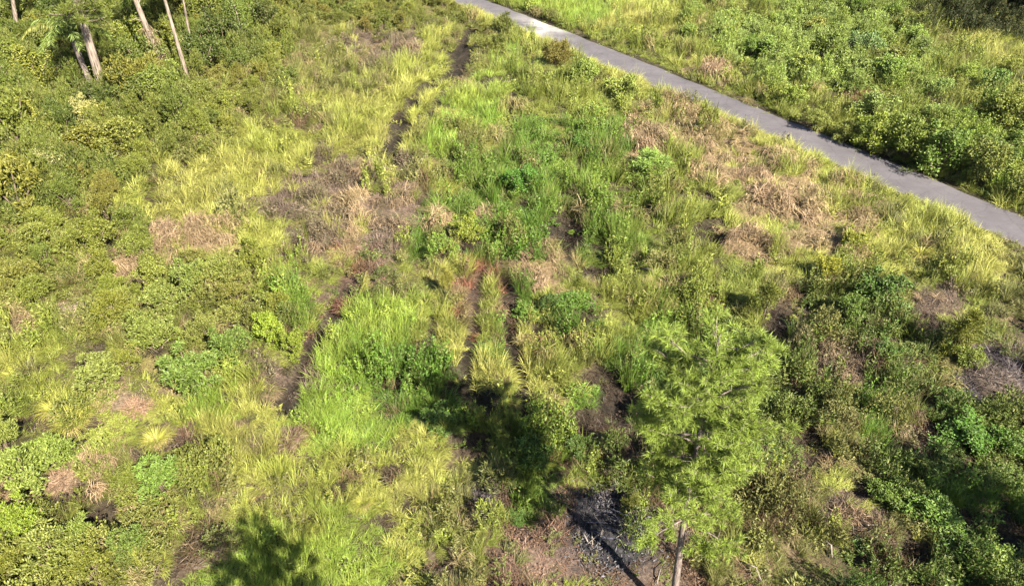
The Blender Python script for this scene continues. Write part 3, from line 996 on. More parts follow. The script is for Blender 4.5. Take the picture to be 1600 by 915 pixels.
# shrubs one can point to: pixel of the foot, kind, width, height, colour, label
NAMED = [
    (300, 462, 'puff', 2.3, 1.5, SALT, 'pale tipped green shrub just below the flattened straw grass by the clearing'),
    (345, 452, 'puff', 1.7, 1.1, SALT, 'smaller pale tipped shrub next to the dry clearing edge'),
    (258, 492, 'puff', 2.0, 1.4, SALT, 'rounded pale green shrub beside the small dark hollow'),
    (248, 548, 'puff', 2.1, 1.4, SALT, 'grey green shrub above the two widest shrubs in the saltbush patch'),
    (310, 610, 'puff', 2.9, 1.5, C(122, 150, 66), 'widest dense green shrub in the middle of the saltbush patch'),
    (362, 575, 'puff', 1.9, 1.3, C(122, 150, 66), 'dense green shrub touching the widest saltbush on the clearing side'),
    (322, 530, 'puff', 1.6, 1.1, SALT, 'low pale green shrub above the widest saltbush'),
    (168, 610, 'puff', 2.1, 1.2, SALT, 'spreading green shrub under the deep shaded hollow'),
    (205, 585, 'puff', 1.4, 0.9, OLIVE, 'small olive shrub between the shaded hollow and the widest saltbush'),
    (60, 470, 'spray', 2.2, 1.1, OLIVE, 'feathery olive shrub beside the bare sand patch'),
    (185, 470, 'spray', 1.6, 1.0, OLIVE, 'feathery olive shrub on the thicket side of the small dark hollow'),
    (425, 535, 'puff', 1.5, 1.3, LIME, 'lime coloured shrub beside the dark footpath'),
    (462, 560, 'puff', 1.3, 1.2, LIME, 'narrow lime shrub standing over the dark footpath bend'),
    (440, 505, 'puff', 1.4, 1.2, OLIVE, 'olive shrub above the lime shrubs by the footpath'),
    (45, 755, 'puff', 2.4, 1.5, SALT, 'big cauliflower like green shrub at the left edge below the tussocks'),
    (92, 722, 'puff', 1.6, 1.2, SALT, 'pale green shrub directly under the fountain tussocks'),
    (18, 715, 'puff', 1.5, 1.2, SALT, 'green shrub cut by the left edge below the tussocks'),
    (48, 838, 'puff', 1.5, 1.2, LIME, 'bright shrub near the lower left corner'),
    (90, 880, 'puff', 2.1, 1.3, SALT, 'wide green shrub in the lower left corner'),
    (20, 895, 'puff', 1.4, 1.1, OLIVE, 'olive shrub at the very corner of the lower left'),
    (150, 905, 'puff', 1.5, 1.0, OLIVE, 'olive shrub beside the wide one in the lower left corner'),
    (262, 772, 'puff', 1.9, 1.0, C(122, 150, 66), 'green shrub just below the dark brush mound at left'),
    (300, 752, 'puff', 1.3, 0.8, SALT, 'low pale shrub on the grassy side below the dark brush mound'),
    (205, 760, 'spray', 1.4, 0.8, OLIVE, 'low olive shrub on the sandy side of the dark brush mound'),
    (130, 850, 'puff', 1.3, 1.0, SALT, 'pale green shrub above the lower left corner hollow'),
    (215, 872, 'puff', 1.4, 0.9, C(122, 150, 66), 'green shrub between corner shrubs and the dark dead mound'),
    (78, 290, 'broad', 2.2, 1.6, C(205, 200, 140), 'shrub with whitish flower heads in the thicket'),
    (140, 205, 'broad', 2.1, 1.9, C(186, 190, 120), 'pale leaved shrub standing out of the dark thicket'),
    (195, 250, 'broad', 3.2, 2.2, C(134, 144, 60), 'large yellow olive shrub in the middle of the thicket'),
    (55, 225, 'broad', 3.0, 2.2, C(142, 150, 56), 'yellow green shrub near the left edge of the thicket'),
    (265, 178, 'broad', 3.0, 2.6, C(118, 136, 60), 'dark olive shrub below the vine covered snag'),
    (1372, 480, 'broad', 2.4, 1.4, C(96, 132, 54), 'dense dark green shrub on the slope facing the narrow end of the road'),
    (1322, 500, 'broad', 1.6, 1.0, C(112, 142, 60), 'smaller green shrub leaning on the dense dark one on the slope'),
    (1490, 560, 'spray', 1.7, 1.8, C(138, 150, 58), 'tall feathery shrub beside the dark hollow on the right'),
    (1505, 575, 'broad', 1.3, 0.8, C(150, 164, 68), 'low yellow green plant at the foot of the tall feathery shrub'),
    (1190, 505, 'spray', 1.5, 1.6, C(136, 142, 60), 'olive feathery shrub just above the pine crown'),
    (1290, 440, 'spray', 1.8, 1.0, C(178, 178, 68), 'bright yellow shrub on the slope below the straw heaps'),
    (1325, 392, 'puff', 1.6, 1.0, C(170, 182, 76), 'yellow green shrub right under the straw heaps'),
    (870, 105, 'spray', 2.6, 1.8, C(132, 124, 58), 'brownish olive shrub next to the bright gravel on the road'),
    (790, 60, 'spray', 2.6, 1.7, C(112, 124, 56), 'dark shrub beside the road where it leaves the frame'),
    (1280, 118, 'broad', 3.2, 2.5, C(126, 146, 66), 'round green shrub with a dark hollow in the far field'),
    (1385, 128, 'broad', 3.4, 2.0, C(134, 142, 66), 'flat topped olive shrub in the far field beside a bare sandy spot'),
    (1345, 95, 'broad', 3.0, 2.0, BLUEG, 'pale bluish shrub in the middle of the far field'),
    (1272, 205, 'spray', 2.0, 1.2, C(150, 164, 76), 'low feathery bush at the road edge opposite the straw heaps'),
    (1318, 222, 'spray', 1.8, 1.1, C(140, 150, 70), 'small bush hanging over the far road edge'),
    (1360, 235, 'broad', 2.4, 1.9, C(156, 172, 66), 'lime shrub on the far side of the road casting shade on the verge'),
    (1412, 250, 'broad', 2.7, 2.3, C(132, 158, 62), 'tall green shrub shading the far road verge'),
    (1462, 272, 'broad', 2.9, 2.4, C(120, 150, 60), 'largest green shrub along the far side of the road'),
    (1530, 292, 'broad', 3.0, 2.2, C(146, 164, 74), 'broad yellow green shrub at the bend of the far verge'),
    (1585, 318, 'broad', 2.2, 1.4, C(140, 158, 72), 'shrub at the right edge on the far verge of the road'),
    (1235, 215 - 45, 'broad', 2.0, 1.4, C(150, 172, 72), 'light green bush above the road near the bare sandy spot'),
    (1560, 205, 'broad', 3.2, 2.2, C(132, 152, 62), 'round shrub at the right edge in the far field'),
    (700, 470, 'spray', 0.9, 1.2, C(170, 168, 76), 'slim yellow shrub at the head of the furrows'),
    (905, 242, 'broad', 2.2, 1.2, C(92, 134, 48), 'deep green bush in the middle of the field below the road'),
    (815, 300, 'broad', 2.3, 1.3, C(92, 142, 46), 'deep green leafy bush at the centre of the field'),
    (730, 385, 'broad', 1.6, 1.2, C(146, 162, 58), 'yellow green leafy bush beside the small dry hollow'),
    (1450, 820, 'broad', 1.9, 0.8, C(120, 152, 62), 'bright leafy bush at the lower right between the shaded patches'),
    (1540, 890, 'broad', 1.7, 0.8, C(132, 160, 66), 'bright leafy bush near the lower right corner'),
    (1390, 790, 'broad', 1.5, 0.7, C(120, 150, 60), 'low leafy bush beside the dead branch pile'),
    (1510, 700, 'broad', 2.2, 0.8, C(104, 142, 54), 'wide low green bush below the charred brush on the right'),
    (1570, 720, 'broad', 1.7, 0.9, C(112, 148, 56), 'green bush at the right edge below the charred brush'),
    (1170, 655, 'spray', 1.0, 0.7, C(112, 140, 56), 'small bush hidden behind the pine crown'),
    (835, 720, 'broad', 1.5, 0.9, C(90, 124, 48), 'dark leafy bush in the shade of the pine'),
    (985, 800, 'spray', 0.9, 0.7, C(130, 138, 60), 'small feathery bush beside the ash heap'),
]
for x, y, kind, w, h, col, lab in NAMED:
    shrub(unproj(x, y), kind, w * 1.1, h * 1.3, col, label=lab, group='shrubs that stand out in the field')


LANDMARKS = [(164, 140, 'the thick pale trunk'), (262, 110, 'the vine hung snag'), (292, 105, 'the slim straight trunk'), (30, 60, 'the trunk at the left edge'),
             (110, 70, 'the palm'), (14, 145, 'the bare stump'), (386, 70, 'the thin sapling'), (75, 265, 'the white flowered shrub'),
             (140, 190, 'the pale leaved thicket shrub'), (195, 240, 'the large yellow olive shrub'), (310, 590, 'the widest saltbush'),
             (125, 490, 'the bare sand patch'), (310, 357, 'the straw strip by the clearing'), (500, 325, 'the grey dry clearing'), (110, 650, 'the two fountain tussocks'),
             (280, 705, 'the dark brush mound'), (335, 850, 'the dead mound by the shaded grass'), (430, 520, 'the lime shrubs by the footpath'),
             (660, 150, 'the tyre ruts'), (838, 46, 'the pale gravel on the road'), (560, 80, 'the grey brush by the ruts'), (480, 200, 'the bright yellow grass band'), (500, 20, 'the top edge beyond the thicket'), (625, 15, 'the top edge before the road'), (445, 95, 'the brown grass by the thicket'),
             (60, 420, 'the left edge shrub belt'), (300, 270, 'the lime grass tongue'), (1345, 150, 'the bare spot beyond the road'), (1280, 110, 'the round shrub with a hollow'),
             (1540, 20, 'the dark corner wood'), (1462, 262, 'the largest roadside shrub'), (1570, 85, 'the yellow grass by the wood'), (1110, 60, 'the far field near the road'),
             (950, 820, 'the burn pile'), (1080, 700, 'the pine'), (1545, 595, 'the charred mound'), (1330, 815, 'the dead branch heap'),
             (1300, 580, 'the pale dead mound'), (850, 550, 'the reddish mound'), (1370, 470, 'the dark green slope shrub'), (870, 370, 'the shaded hollow in midfield'),
             (620, 560, 'the lime grass patch'), (1560, 820, 'the shaded weeds at lower right')]
ORD = ['first', 'second', 'third', 'fourth', 'fifth', 'sixth', 'seventh', 'eighth', 'ninth', 'tenth', 'eleventh', 'twelfth', 'thirteenth', 'fourteenth', 'fifteenth', 'sixteenth', 'seventeenth', 'eighteenth', 'nineteenth', 'twentieth']
FILLED = []


def label_filled():
    """each filled-in shrub is told by its look and its rank from the nearest landmark"""
    slots = {}
    for e, look in FILLED:
        px, py = proj(e.location.x, e.location.y, e.location.z)
        lx, ly, nm = min(LANDMARKS, key=lambda l: (l[0] - px) ** 2 + 2.2 * (l[1] - py) ** 2)
        dx, dy_ = px - lx, (py - ly) * 1.5
        rel = ('left of' if dx < 0 else 'right of') if abs(dx) > abs(dy_) else ('above' if dy_ < 0 else 'below')
        slots.setdefault((nm, rel), []).append((dx * dx + dy_ * dy_, e, look))
    for (nm, rel), lst in slots.items():
        lst.sort(key=lambda q: q[0])
        for i, (_, e, look) in enumerate(lst):
            e['label'] = '%s, %s one %s %s' % (look, ORD[min(i, 19)], rel, nm)


def fill_shrubs(n, types, kinds, wr, hr, cols, label, group, spacing, name='shrub', box=(-60, 1660, -40, 930)):
    k, tries = 0, 0
    while k < n and tries < 9000:
        tries += 1
        Yp = random.uniform(11, 96)
        Xp = random.uniform(-0.66 * Yp - 9, 0.66 * Yp + 9)
        px, py = proj(Xp, Yp)
        if not (box[0] < px < box[2 - 1] and box[2] < py < box[3]):
            continue
        if abs(road_dist(Xp, Yp)) < ROAD_W / 2 + 1.1:
            continue
        if veg_type(np.array([Xp]), np.array([Yp]), 1.0)[0] not in types:
            continue
        if any((Xp - a) ** 2 + (Yp - b) ** 2 < (spacing * (0.5 + 0.25 * w)) ** 2 for a, b, w in TAKEN):
            continue
        if -90 < (px - 138) < 80 and -45 < (py - 120) < 55 and name == 'thicket_shrub' and abs(px - 138) < 62:
            continue
        if any(math.hypot(Xp - a, Yp - b) < r * 1.1 + 0.85 for a, b, r in HOLES):
            continue
        if any(seg_dist(np.array([Xp]), np.array([Yp]), ln)[0] < w + 0.6 for ln, w, d in RUT_W):
            continue
        w = random.uniform(*wr)
        shrub(Vector((Xp, Yp, 0)), random.choice(kinds), w, random.uniform(*hr) * (0.6 + 0.4 * w / wr[1]), random.choice(cols), name, label, group)
        FILLED.append((COL.objects[-1].parent, label))
        k += 1
    return k


cnt = [fill_shrubs(110, 't', ['broad', 'broad', 'puff'], (2.2, 4.2), (2.2, 4.4), [C(108, 124, 50), C(120, 132, 54), C(92, 110, 46), C(138, 144, 58)],
                   'tall leafy thicket shrub', 'tall thicket shrubs around the trunks', 1.15, 'thicket_shrub'),
       fill_shrubs(95, 'o', ['puff', 'puff', 'spray', 'broad'], (1.3, 2.4), (1.4, 2.4), [C(134, 142, 56), C(120, 134, 56), C(144, 152, 66), C(134, 134, 60)],
                   'olive green belt shrub', 'shrubs of the left belt', 1.75, box=(-60, 640, -40, 930)),
       fill_shrubs(16, 'o', ['spray', 'broad'], (1.6, 2.8), (1.0, 1.7), [C(120, 130, 56), C(136, 140, 60)],
                   'olive far bush', 'bushes before the far end of the road', 1.1, box=(440, 830, -40, 120)),
       fill_shrubs(58, 'fw', ['spray', 'broad', 'puff'], (1.8, 3.4), (1.5, 2.7), [C(164, 192, 102), C(156, 184, 86), C(170, 192, 88), C(160, 172, 78)],
                   'pale green far field shrub', 'shrubs in the field beyond the road', 1.1, box=(850, 1660, -40, 300)),
       fill_shrubs(22, 'v', ['broad'], (1.5, 2.6), (1.0, 1.9), [C(132, 156, 62), C(120, 148, 58), C(150, 168, 70)],
                   'leafy roadside shrub', 'shrubs along the far verge', 1.1, box=(1220, 1660, 100, 340)),
       fill_shrubs(26, 'vdu', ['broad'], (0.9, 1.6), (0.5, 0.9), [C(104, 138, 54), C(92, 126, 50), C(128, 150, 64)],
                   'low leafy bush', 'low bushes around the pine', 0.9, box=(640, 1660, 420, 930))]
label_filled()
print('filled shrubs', cnt, 'named', len(NAMED))


# ------------------------------------------------------------------ pines and other trees
def needle_tufts(mb, C0, D0, n=44, L=(0.15, 0.28), W=(0.010, 0.015), spread=0.62):
    c, d = np.repeat(C0, n, 0), np.repeat(D0, n, 0)
    k = len(c)
    mb.add(*leaves(c - d * rng.random((k, 1)) * 0.16, d * 0.75 + rng.normal(size=(k, 3)) * spread, rng.uniform(*L, k), rng.uniform(*W, k)))


def pine(base, top, r0, crown_z, crown_r, label, colour, limbs=44, trunk_mat=M_PINEBARK, tuft_n=44, low_branches=(), density=1.0, scale=1.0, name='pine_tree', group=None, split=False):
    H = top.z
    root = empty(name, base)
    lean = Vector((top.x - base.x, top.y - base.y, 0))
    npt = 9
    ax = []
    for i in range(npt + 1):
        t = i / npt
        ax.append(Vector((lean.x * t + 0.07 * math.sin(4.1 * t + r0 * 20), lean.y * t + 0.06 * math.sin(3.3 * t), (H - base.z) * t)))
    trunk = Mb().tube([ax[0] + Vector((0, 0, -0.3))] + ax[1:], [r0 * (1.25 if i == 0 else 1.0) * (1 - 0.86 * (i / npt) ** 1.2) for i in range(npt + 1)], 12)
    tr = obj('trunk', trunk.mesh('trunk', trunk_mat, True), root)

    def axis_at(z):
        t = min(max(z / (H - base.z), 0), 1) * npt
        i = min(int(t), npt - 1)
        return ax[i].lerp(ax[i + 1], t - i)
    crown = Mb()
    z0, z1 = crown_z
    specs = []
    for i in range(limbs):
        t = (i + random.random()) / limbs
        z = z0 + (z1 - z0) * t
        prof = (0.55 + 0.9 * t) if t < 0.42 else (0.98 - 0.60 * ((t - 0.42) / 0.58) ** 2.8)
        specs.append((z, i * 2.4 + random.uniform(-.5, .5), crown_r * prof * random.uniform(0.65, 1.12), random.uniform(0.05, 0.5) + 0.5 * t, 1.0))
    for z, az, ln, up in low_branches:
        specs.append((z, az, ln, up, 1.1))
    for z, az, ln, up, dens in specs:
        s = axis_at(z)
        d = Vector((math.cos(az), math.sin(az), 0))
        mid = s + d * ln * 0.55 + Vector((0, 0, up * ln * 0.25 - 0.05))
        end = s + d * ln + Vector((0, 0, up * ln * 0.75))
        limb = Mb().tube([s, mid, end], [0.032 * scale * (0.4 + 0.3 * ln), 0.022 * scale * (0.4 + 0.3 * ln), 0.007 * scale], 6)
        pc, pd = [], []
        nb = max(3, int(ln * 7.5 * density * dens / scale))
        for k in range(nb):
            t = random.uniform(0.22, 1.0)
            p = s.lerp(mid, t / 0.55) if t < 0.55 else mid.lerp(end, (t - 0.55) / 0.45)
            q = Vector((random.gauss(0, 1), random.gauss(0, 1), random.uniform(-0.15, 0.9))).normalized()
            q = (q + d * 0.5).normalized()
            l2 = random.uniform(0.18, 0.5) * scale * (1.25 - 0.4 * t)
            e = p + q * l2
            limb.tube([p, p.lerp(e, 0.5) + Vector((0, 0, 0.02)), e], [0.008 * scale, 0.006 * scale, 0.004 * scale], 4)
            pc.append(tuple(e))
            pd.append(tuple((q + Vector((0, 0, 0.25))).normalized()))
            if random.random() < 0.6:
                pc.append(tuple(p.lerp(e, 0.5)))
                pd.append(tuple((q + Vector((0, 0, 0.4))).normalized()))
        pc.append(tuple(end))
        pd.append((d.x * .8, d.y * .8, .6))
        br = obj('branch', limb.mesh('branch', M_PINEBARK if scale == 1.0 else M_PALEBARK, True), root)
        if split:
            nd = Mb()
            needle_tufts(nd, np.array(pc), np.array(pd), tuft_n, (0.11, 0.26), (0.009, 0.014))
            no = obj('needles', nd.mesh('needles', M_LEAF), br)
            no.color = (*(np.array(colour) * random.uniform(.85, 1.15)), 1)
            continue
        needle_tufts(crown, np.array(pc), np.array(pd), tuft_n, (0.15 * scale, 0.30 * scale), (0.010 * scale, 0.017 * scale))
    needle_tufts(crown, np.array([tuple(ax[-1])]), np.array([(0, 0, 1.0)]), tuft_n)
    c = obj('crown', crown.mesh('crown', M_LEAF), root)
    c.color = (*colour, 1)
    tag(root, label, 'tree', group)
    return root


pb = unproj(1048, 960)
pb.z = gz(pb.x, pb.y)
# the tip seen at pixel (1122, 515) on the plane through the foot
dy = FPX * CP - (520 - 457.5) * SP
t_ = pb.y / dy
ptop = Vector(((1124 - 800) * t_, pb.y, CAM_H - (FPX * SP + (520 - 457.5) * CP) * t_))
pine(pb, ptop, 0.125, (5.9, ptop.z - 0.2), 2.0, 'young lime green pine rising beside the charred ash heap', C(158, 182, 70), limbs=56, tuft_n=64, density=1.5, split=True,
     low_branches=[(5.0, 3.5, 1.25, -0.55), (4.9, 3.0, 0.9, -0.5), (5.0, -0.5, 1.5, -0.35), (5.2, 0.1, 1.5, -0.1), (4.6, -0.9, 1.2, -0.4), (5.5, 0.9, 1.4, 0.1)])


def plane_top(base, x, y):
    d = FPX * CP - (y - 457.5) * SP
    t = base.y / d
    return Vector(((x - 800) * t, base.y, CAM_H - (FPX * SP + (y - 457.5) * CP) * t))


# trees outside the lower edge of the picture whose shade falls into it
def offstage(x, y, h, r, label, cr=2.0):
    bse = Vector((x, y, gz(x, y)))
    pine(bse, Vector((x, y, h)), 0.12, (h * 0.42, h - 0.3), cr, label, C(130, 160, 60), limbs=54, tuft_n=44, density=1.2)


offstage(-1.7, 5.3, 11.6, 0, 'young pine standing below the lower edge, shading the grass', 2.0)
offstage(20.6, 11.4, 8.2, 0, 'young pine outside the lower right, shading the weeds', 2.0)

# tall trunks in the thicket
TALL = [  # foot pixel, pixel on the trunk, radius, full height, crown from, label, bark
    ((164, 158), (131, 42), 0.38, 15.0, 6.6, 'thick pale pine trunk with a dark split behind the palm fronds', M_PALEBARK, C(138, 152, 62)),
    ((296, 130), (259, 2), 0.17, 17.0, 10.5, 'slim straight pale trunk rising from the thicket', M_PALEBARK, C(120, 142, 56)),
    ((302, 92), (287, 5), 0.11, 14.0, 9.0, 'thinnest pale trunk of the tall trees in the thicket', M_PALEBARK, C(120, 142, 56)),
    ((34, 82), (21, 5), 0.20, 15.0, 8.0, 'pale trunk close to the left edge in the thicket', M_PALEBARK, C(120, 142, 56)),
]
for ti, ((bx, by), (tx, tyy), r0, hh, cz, lab, mt, colr) in enumerate(TALL):
    bse = unproj(bx, by)
    bse.z = gz(bse.x, bse.y)
    q = plane_top(bse, tx, tyy)
    sl = (q.x - bse.x) / (q.z - bse.z)
    tp = Vector((bse.x + sl * hh, bse.y, hh))
    pine(bse, tp, r0, (cz, hh - 0.5), 2.6, lab, colr, limbs=34, trunk_mat=mt, tuft_n=34, density=1.0, scale=2.0, low_branches=[(6.3 + .16 * k, 2.4 * k + .4, random.uniform(1.2, 2.2), .15) for k in range(12)] if ti == 0 else (), name='tall_pine', group='tall trunks in the thicket')

# vine-covered dead snag
sb = unproj(262, 128)
q = plane_top(sb, 213, 2)
sl = (q.x - sb.x) / q.z
snag = empty('dead_snag', (sb.x, sb.y, gz(sb.x, sb.y)))
obj('trunk', Mb().tube([(0, 0, -.2), (sl * 3, 0.05, 3), (sl * 6, -0.05, 6), (sl * 9, 0, 9), (sl * 11, 0.1, 11)], [0.30, 0.24, 0.21, 0.17, 0.08], 10).mesh('trunk', M_PALEBARK, True), snag)
for k in range(5):
    z = 5 + k * 1.3
    a = random.random() * 6.28
    obj('branch', Mb().tube([(sl * z, 0, z), (sl * z + math.cos(a) * .7, math.sin(a) * .7, z + .4), (sl * z + math.cos(a) * 1.3, math.sin(a) * 1.3, z + .3)], [0.07, 0.045, 0.015], 6).mesh('branch', M_PALEBARK, True), snag)
n = 900
zz = rng.uniform(0.6, 4.8, n)
an = rng.random(n) * 6.28
rr = (0.28 + 0.5 * rng.random(n) * np.clip(1.5 - zz / 3.6, 0.15, 1))
P = np.stack([sl * zz + rr * np.cos(an) + 0.25 * (zz < 3), rr * np.sin(an), zz], 1)
D = np.stack([rng.normal(0, .4, n), rng.normal(0, .4, n), -np.abs(rng.normal(0.8, .4, n))], 1)
vine = obj('dead_vine', Mb().add(*leaves(P, D, rng.uniform(.25, .8, n), rng.uniform(.03, .07, n))).mesh('dead_vine', M_DEADOBJ), snag)
vine.color = (*C(168, 148, 112), 1)
tag(snag, 'leaning dead snag with brown vines hanging round its foot', 'tree')

# short stump and sapling
for (bx, by), h, r, lab, nm in (((14, 150), 3.2, 0.13, 'short bare pale stump at the left edge of the thicket', 'tree_stump'),
                                ((386, 84), 5.2, 0.08, 'thin leafy sapling where the thicket meets the grass', 'sapling')):
    p = unproj(bx, by)
    e = empty(nm, (p.x, p.y, gz(p.x, p.y)))
    obj('trunk', Mb().tube([(0, 0, -.2), (-.08, 0, h * .4), (-.2, .05, h * .75), (-.32, 0, h)], [r, r * .9, r * .7, r * .3], 8).mesh('trunk', M_PALEBARK, True), e)
    for k in range(4):
        a, z = random.random() * 6.28, h * random.uniform(.55, .9)
        obj('branch', Mb().tube([(-.2 * z / h, 0, z), (-.2 * z / h + .6 * math.cos(a), .6 * math.sin(a), z + .5)], [r * .35, r * .1], 5).mesh('branch', M_PALEBARK, True), e)
    if nm == 'sapling':
        n = 1500
        P = rng.normal(size=(n, 3)) * np.array([0.65, 0.65, 1.1]) + np.array([-.2, 0, h * .75])
        c = obj('crown', Mb().add(*leaves(P, rng.normal(size=(n, 3)), rng.uniform(.1, .22, n), rng.uniform(.05, .1, n))).mesh('crown', M_LEAF), e)
        c.color = (*C(126, 146, 58), 1)
    tag(e, lab, 'tree' if nm == 'sapling' else 'stump')

# palm with arching fronds
pp = unproj(146, 142)
palm = empty('palm_tree', (pp.x, pp.y, gz(pp.x, pp.y)))
obj('trunk', Mb().tube([(0, 0, -.2), (-.1, 0, 1.5), (-.2, 0, 3.5), (-.25, 0, 4.8)], [0.26, 0.22, 0.22, 0.26], 10).mesh('trunk', M_PINEBARK, True), palm)


def frond(L, up, droop):
    mb = Mb()
    pts = []
    p, a = Vector((0, 0, 0)), up
    N_ = 12
    for i in range(N_ + 1):
        pts.append(p.copy())
        p = p + Vector((math.cos(a), 0, math.sin(a))) * L / N_
        a -= droop / N_ * (0.5 + i / N_)
    mb.tube(pts, [0.035 * (1 - .8 * i / N_) for i in range(N_ + 1)], 5)
    for i in range(2, N_ + 1):
        for s in (-1, 1):
            for k in range(5):
                b = pts[i - 1].lerp(pts[i], k / 5)
                d = np.array([[0.55 + random.uniform(-.1, .1), s * 0.8, -0.45 - random.random() * 0.5]])
                mb.add(*leaves(np.array([tuple(b)]), d, np.array([random.uniform(.6, 1.0) * (1.1 - .5 * i / N_)]), np.array([0.05])))
    return mb.mesh('frond', M_LEAF)


FR = [frond(4.0, 0.8, 2.2), frond(3.6, 0.5, 1.9), frond(3.2, 1.1, 1.8)]
for k in range(17):
    f = obj('frond', FR[k % 3], palm)
    f.location = (-.25, 0, 4.8)
    f.rotation_euler = (0, 0, k * 2.4 + 0.2)
    f.color = (*(C(142, 166, 76) if k % 4 else C(168, 172, 88)), 1)
tag(palm, 'cabbage palm with arching yellow green fronds behind the thick pale trunk', 'palm tree')


# broadleaved trees in the upper right corner, coloured dark for their shade, and the ones that shade them
def oak(x, y, h, r, label, colour, group):
    e = empty('oak_tree', (x, y, gz(x, y)))
    tr = Mb().tube([(0, 0, -.3), (.1, 0, h * .25), (-.1, .1, h * .5), (0, 0, h * .8)], [.38, .3, .22, .06], 9)
    obj('trunk', tr.mesh('trunk', M_STEM, True), e)
    mb = Mb()
    for k in range(9):
        a = k * 2.4
        ex = Vector((math.cos(a) * r * .7, math.sin(a) * r * .7, h * random.uniform(.45, .85)))
        obj('branch', Mb().tube([(0, .05, h * .3), ex * .55 + Vector((0, 0, h * .12)), ex], [.16, .1, .03], 6).mesh('branch', M_STEM, True), e)
        for j in range(5):
            c0 = np.array(ex) + rng.normal(size=3) * r * 0.22
            n = 330
            d = unit(rng.normal(size=(n, 3)))
            P = c0 + d * (rng.random((n, 1)) ** 0.4) * r * 0.34
            mb.add(*leaves(P, d + rng.normal(size=(n, 3)) * .7, rng.uniform(.22, .42, n), rng.uniform(.12, .22, n)))
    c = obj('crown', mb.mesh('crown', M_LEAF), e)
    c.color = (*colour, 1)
    tag(e, label, 'tree', group)


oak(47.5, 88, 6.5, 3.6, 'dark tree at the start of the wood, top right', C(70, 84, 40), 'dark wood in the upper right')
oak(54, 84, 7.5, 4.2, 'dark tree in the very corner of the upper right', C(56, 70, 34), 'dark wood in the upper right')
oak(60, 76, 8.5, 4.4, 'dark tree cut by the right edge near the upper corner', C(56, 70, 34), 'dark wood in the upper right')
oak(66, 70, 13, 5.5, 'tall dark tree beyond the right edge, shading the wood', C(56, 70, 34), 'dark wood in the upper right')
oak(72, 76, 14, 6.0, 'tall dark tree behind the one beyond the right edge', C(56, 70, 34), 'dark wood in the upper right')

# ------------------------------------------------------------------ tussocks, dead mounds, fallen wood, ash heap
def tussock_mesh(n, L, droop):
    P, a = disc(n, 0.14)
    V, F, R_ = blades(P, a + rng.normal(0, .25, n), rng.uniform(0.1, 0.8, n), rng.uniform(*L, n), rng.uniform(.010, .020, n), rng.uniform(*droop, n))
    return Mb().add(V, F, R_).mesh('blades', M_LEAF)


TUS = tussock_mesh(320, (0.45, 0.95), (0.8, 1.8))
SKIRT = tussock_mesh(190, (0.4, 0.75), (1.7, 2.3))
for x, y, s, lab in ((85, 640, 1.0, 'yellow green fountain grass tussock, upper one of two at the left edge'),
                     (112, 662, 1.2, 'yellow green fountain grass tussock with a dry skirt over the dark hollow'),
                     (170, 495, 0.9, 'pale fountain tussock on the edge of the bare sand patch'),
                     (22, 585, 1.0, 'pale tussock leaning over a hollow at the left edge'),
                     (245, 690, 0.9, 'long bladed tussock beside the dark brush mound'),
                     (570, 795, 0.65, 'pale lodged tussock in the bright grass at bottom centre'),
                     (790, 615, 0.9, 'pale tussock at the end of the furrow'),
                     (1440, 395, 1.1, 'bright yellow tussock just below the road at right'),
                     (1540, 415, 1.2, 'large yellow green tussock near the right edge below the road'),
                     (1500, 385, 1.0, 'yellow tussock under the verge where the road leaves the frame')):
    p = unproj(x, y)
    e = empty('grass_tussock', (p.x, p.y, gz(p.x, p.y)), random.random() * 6, s * 1.15)
    o = obj('green_blades', TUS, e)
    o.color = (*C(196, 196, 84), 1)
    o = obj('dry_skirt', SKIRT, e)
    o.color = (*C(206, 178, 130), 1)
    tag(e, lab, 'grass tussock', 'fountain grass tussocks')


def mound(x, y, w, h, colour, label, n=1400, name='brush_mound'):
    p = unproj(x, y)
    e = empty(name, (p.x, p.y, gz(p.x, p.y)), 0)
    V, F = [], []
    rings, seg = 5, 16
    for i in range(rings + 1):
        t = i / rings
        for k in range(seg):
            a = 6.283 * k / seg
            rr = w / 2 * math.cos(t * 1.5) * (0.8 + 0.4 * float(vnoise(math.cos(a) * 2 + x, math.sin(a) * 2 + t * 3, 3)))
            V.append((rr * math.cos(a), rr * math.sin(a), h * math.sin(t * 1.5) * 0.8 - 0.05))
    for i in range(rings):
        for k in range(seg):
            F.append([i * seg + k, i * seg + (k + 1) % seg, (i + 1) * seg + (k + 1) % seg, (i + 1) * seg + k])
    F.append([rings * seg + k for k in range(seg)])
    obj('soil_heap', mesh('soil_heap', V, F, M_MOUND, None, True), e)
    a, q = rng.random(n) * 6.283, np.sqrt(rng.random(n))
    P = np.stack([q * w / 2 * np.cos(a), q * w / 2 * np.sin(a), h * np.sqrt(np.clip(1 - q * q, 0, 1)) * rng.uniform(.6, 1.05, n)], 1)
    D = rng.normal(size=(n, 3))
    D[:, 2] *= 0.45
    tw = obj('dead_stems', Mb().add(*leaves(P, D, rng.uniform(.15, .55, n), rng.uniform(.014, .032, n))).mesh('dead_stems', M_DEADOBJ), e)
    tw.color = (*colour, 1)
    tag(e, label, 'brush mound')
    return e


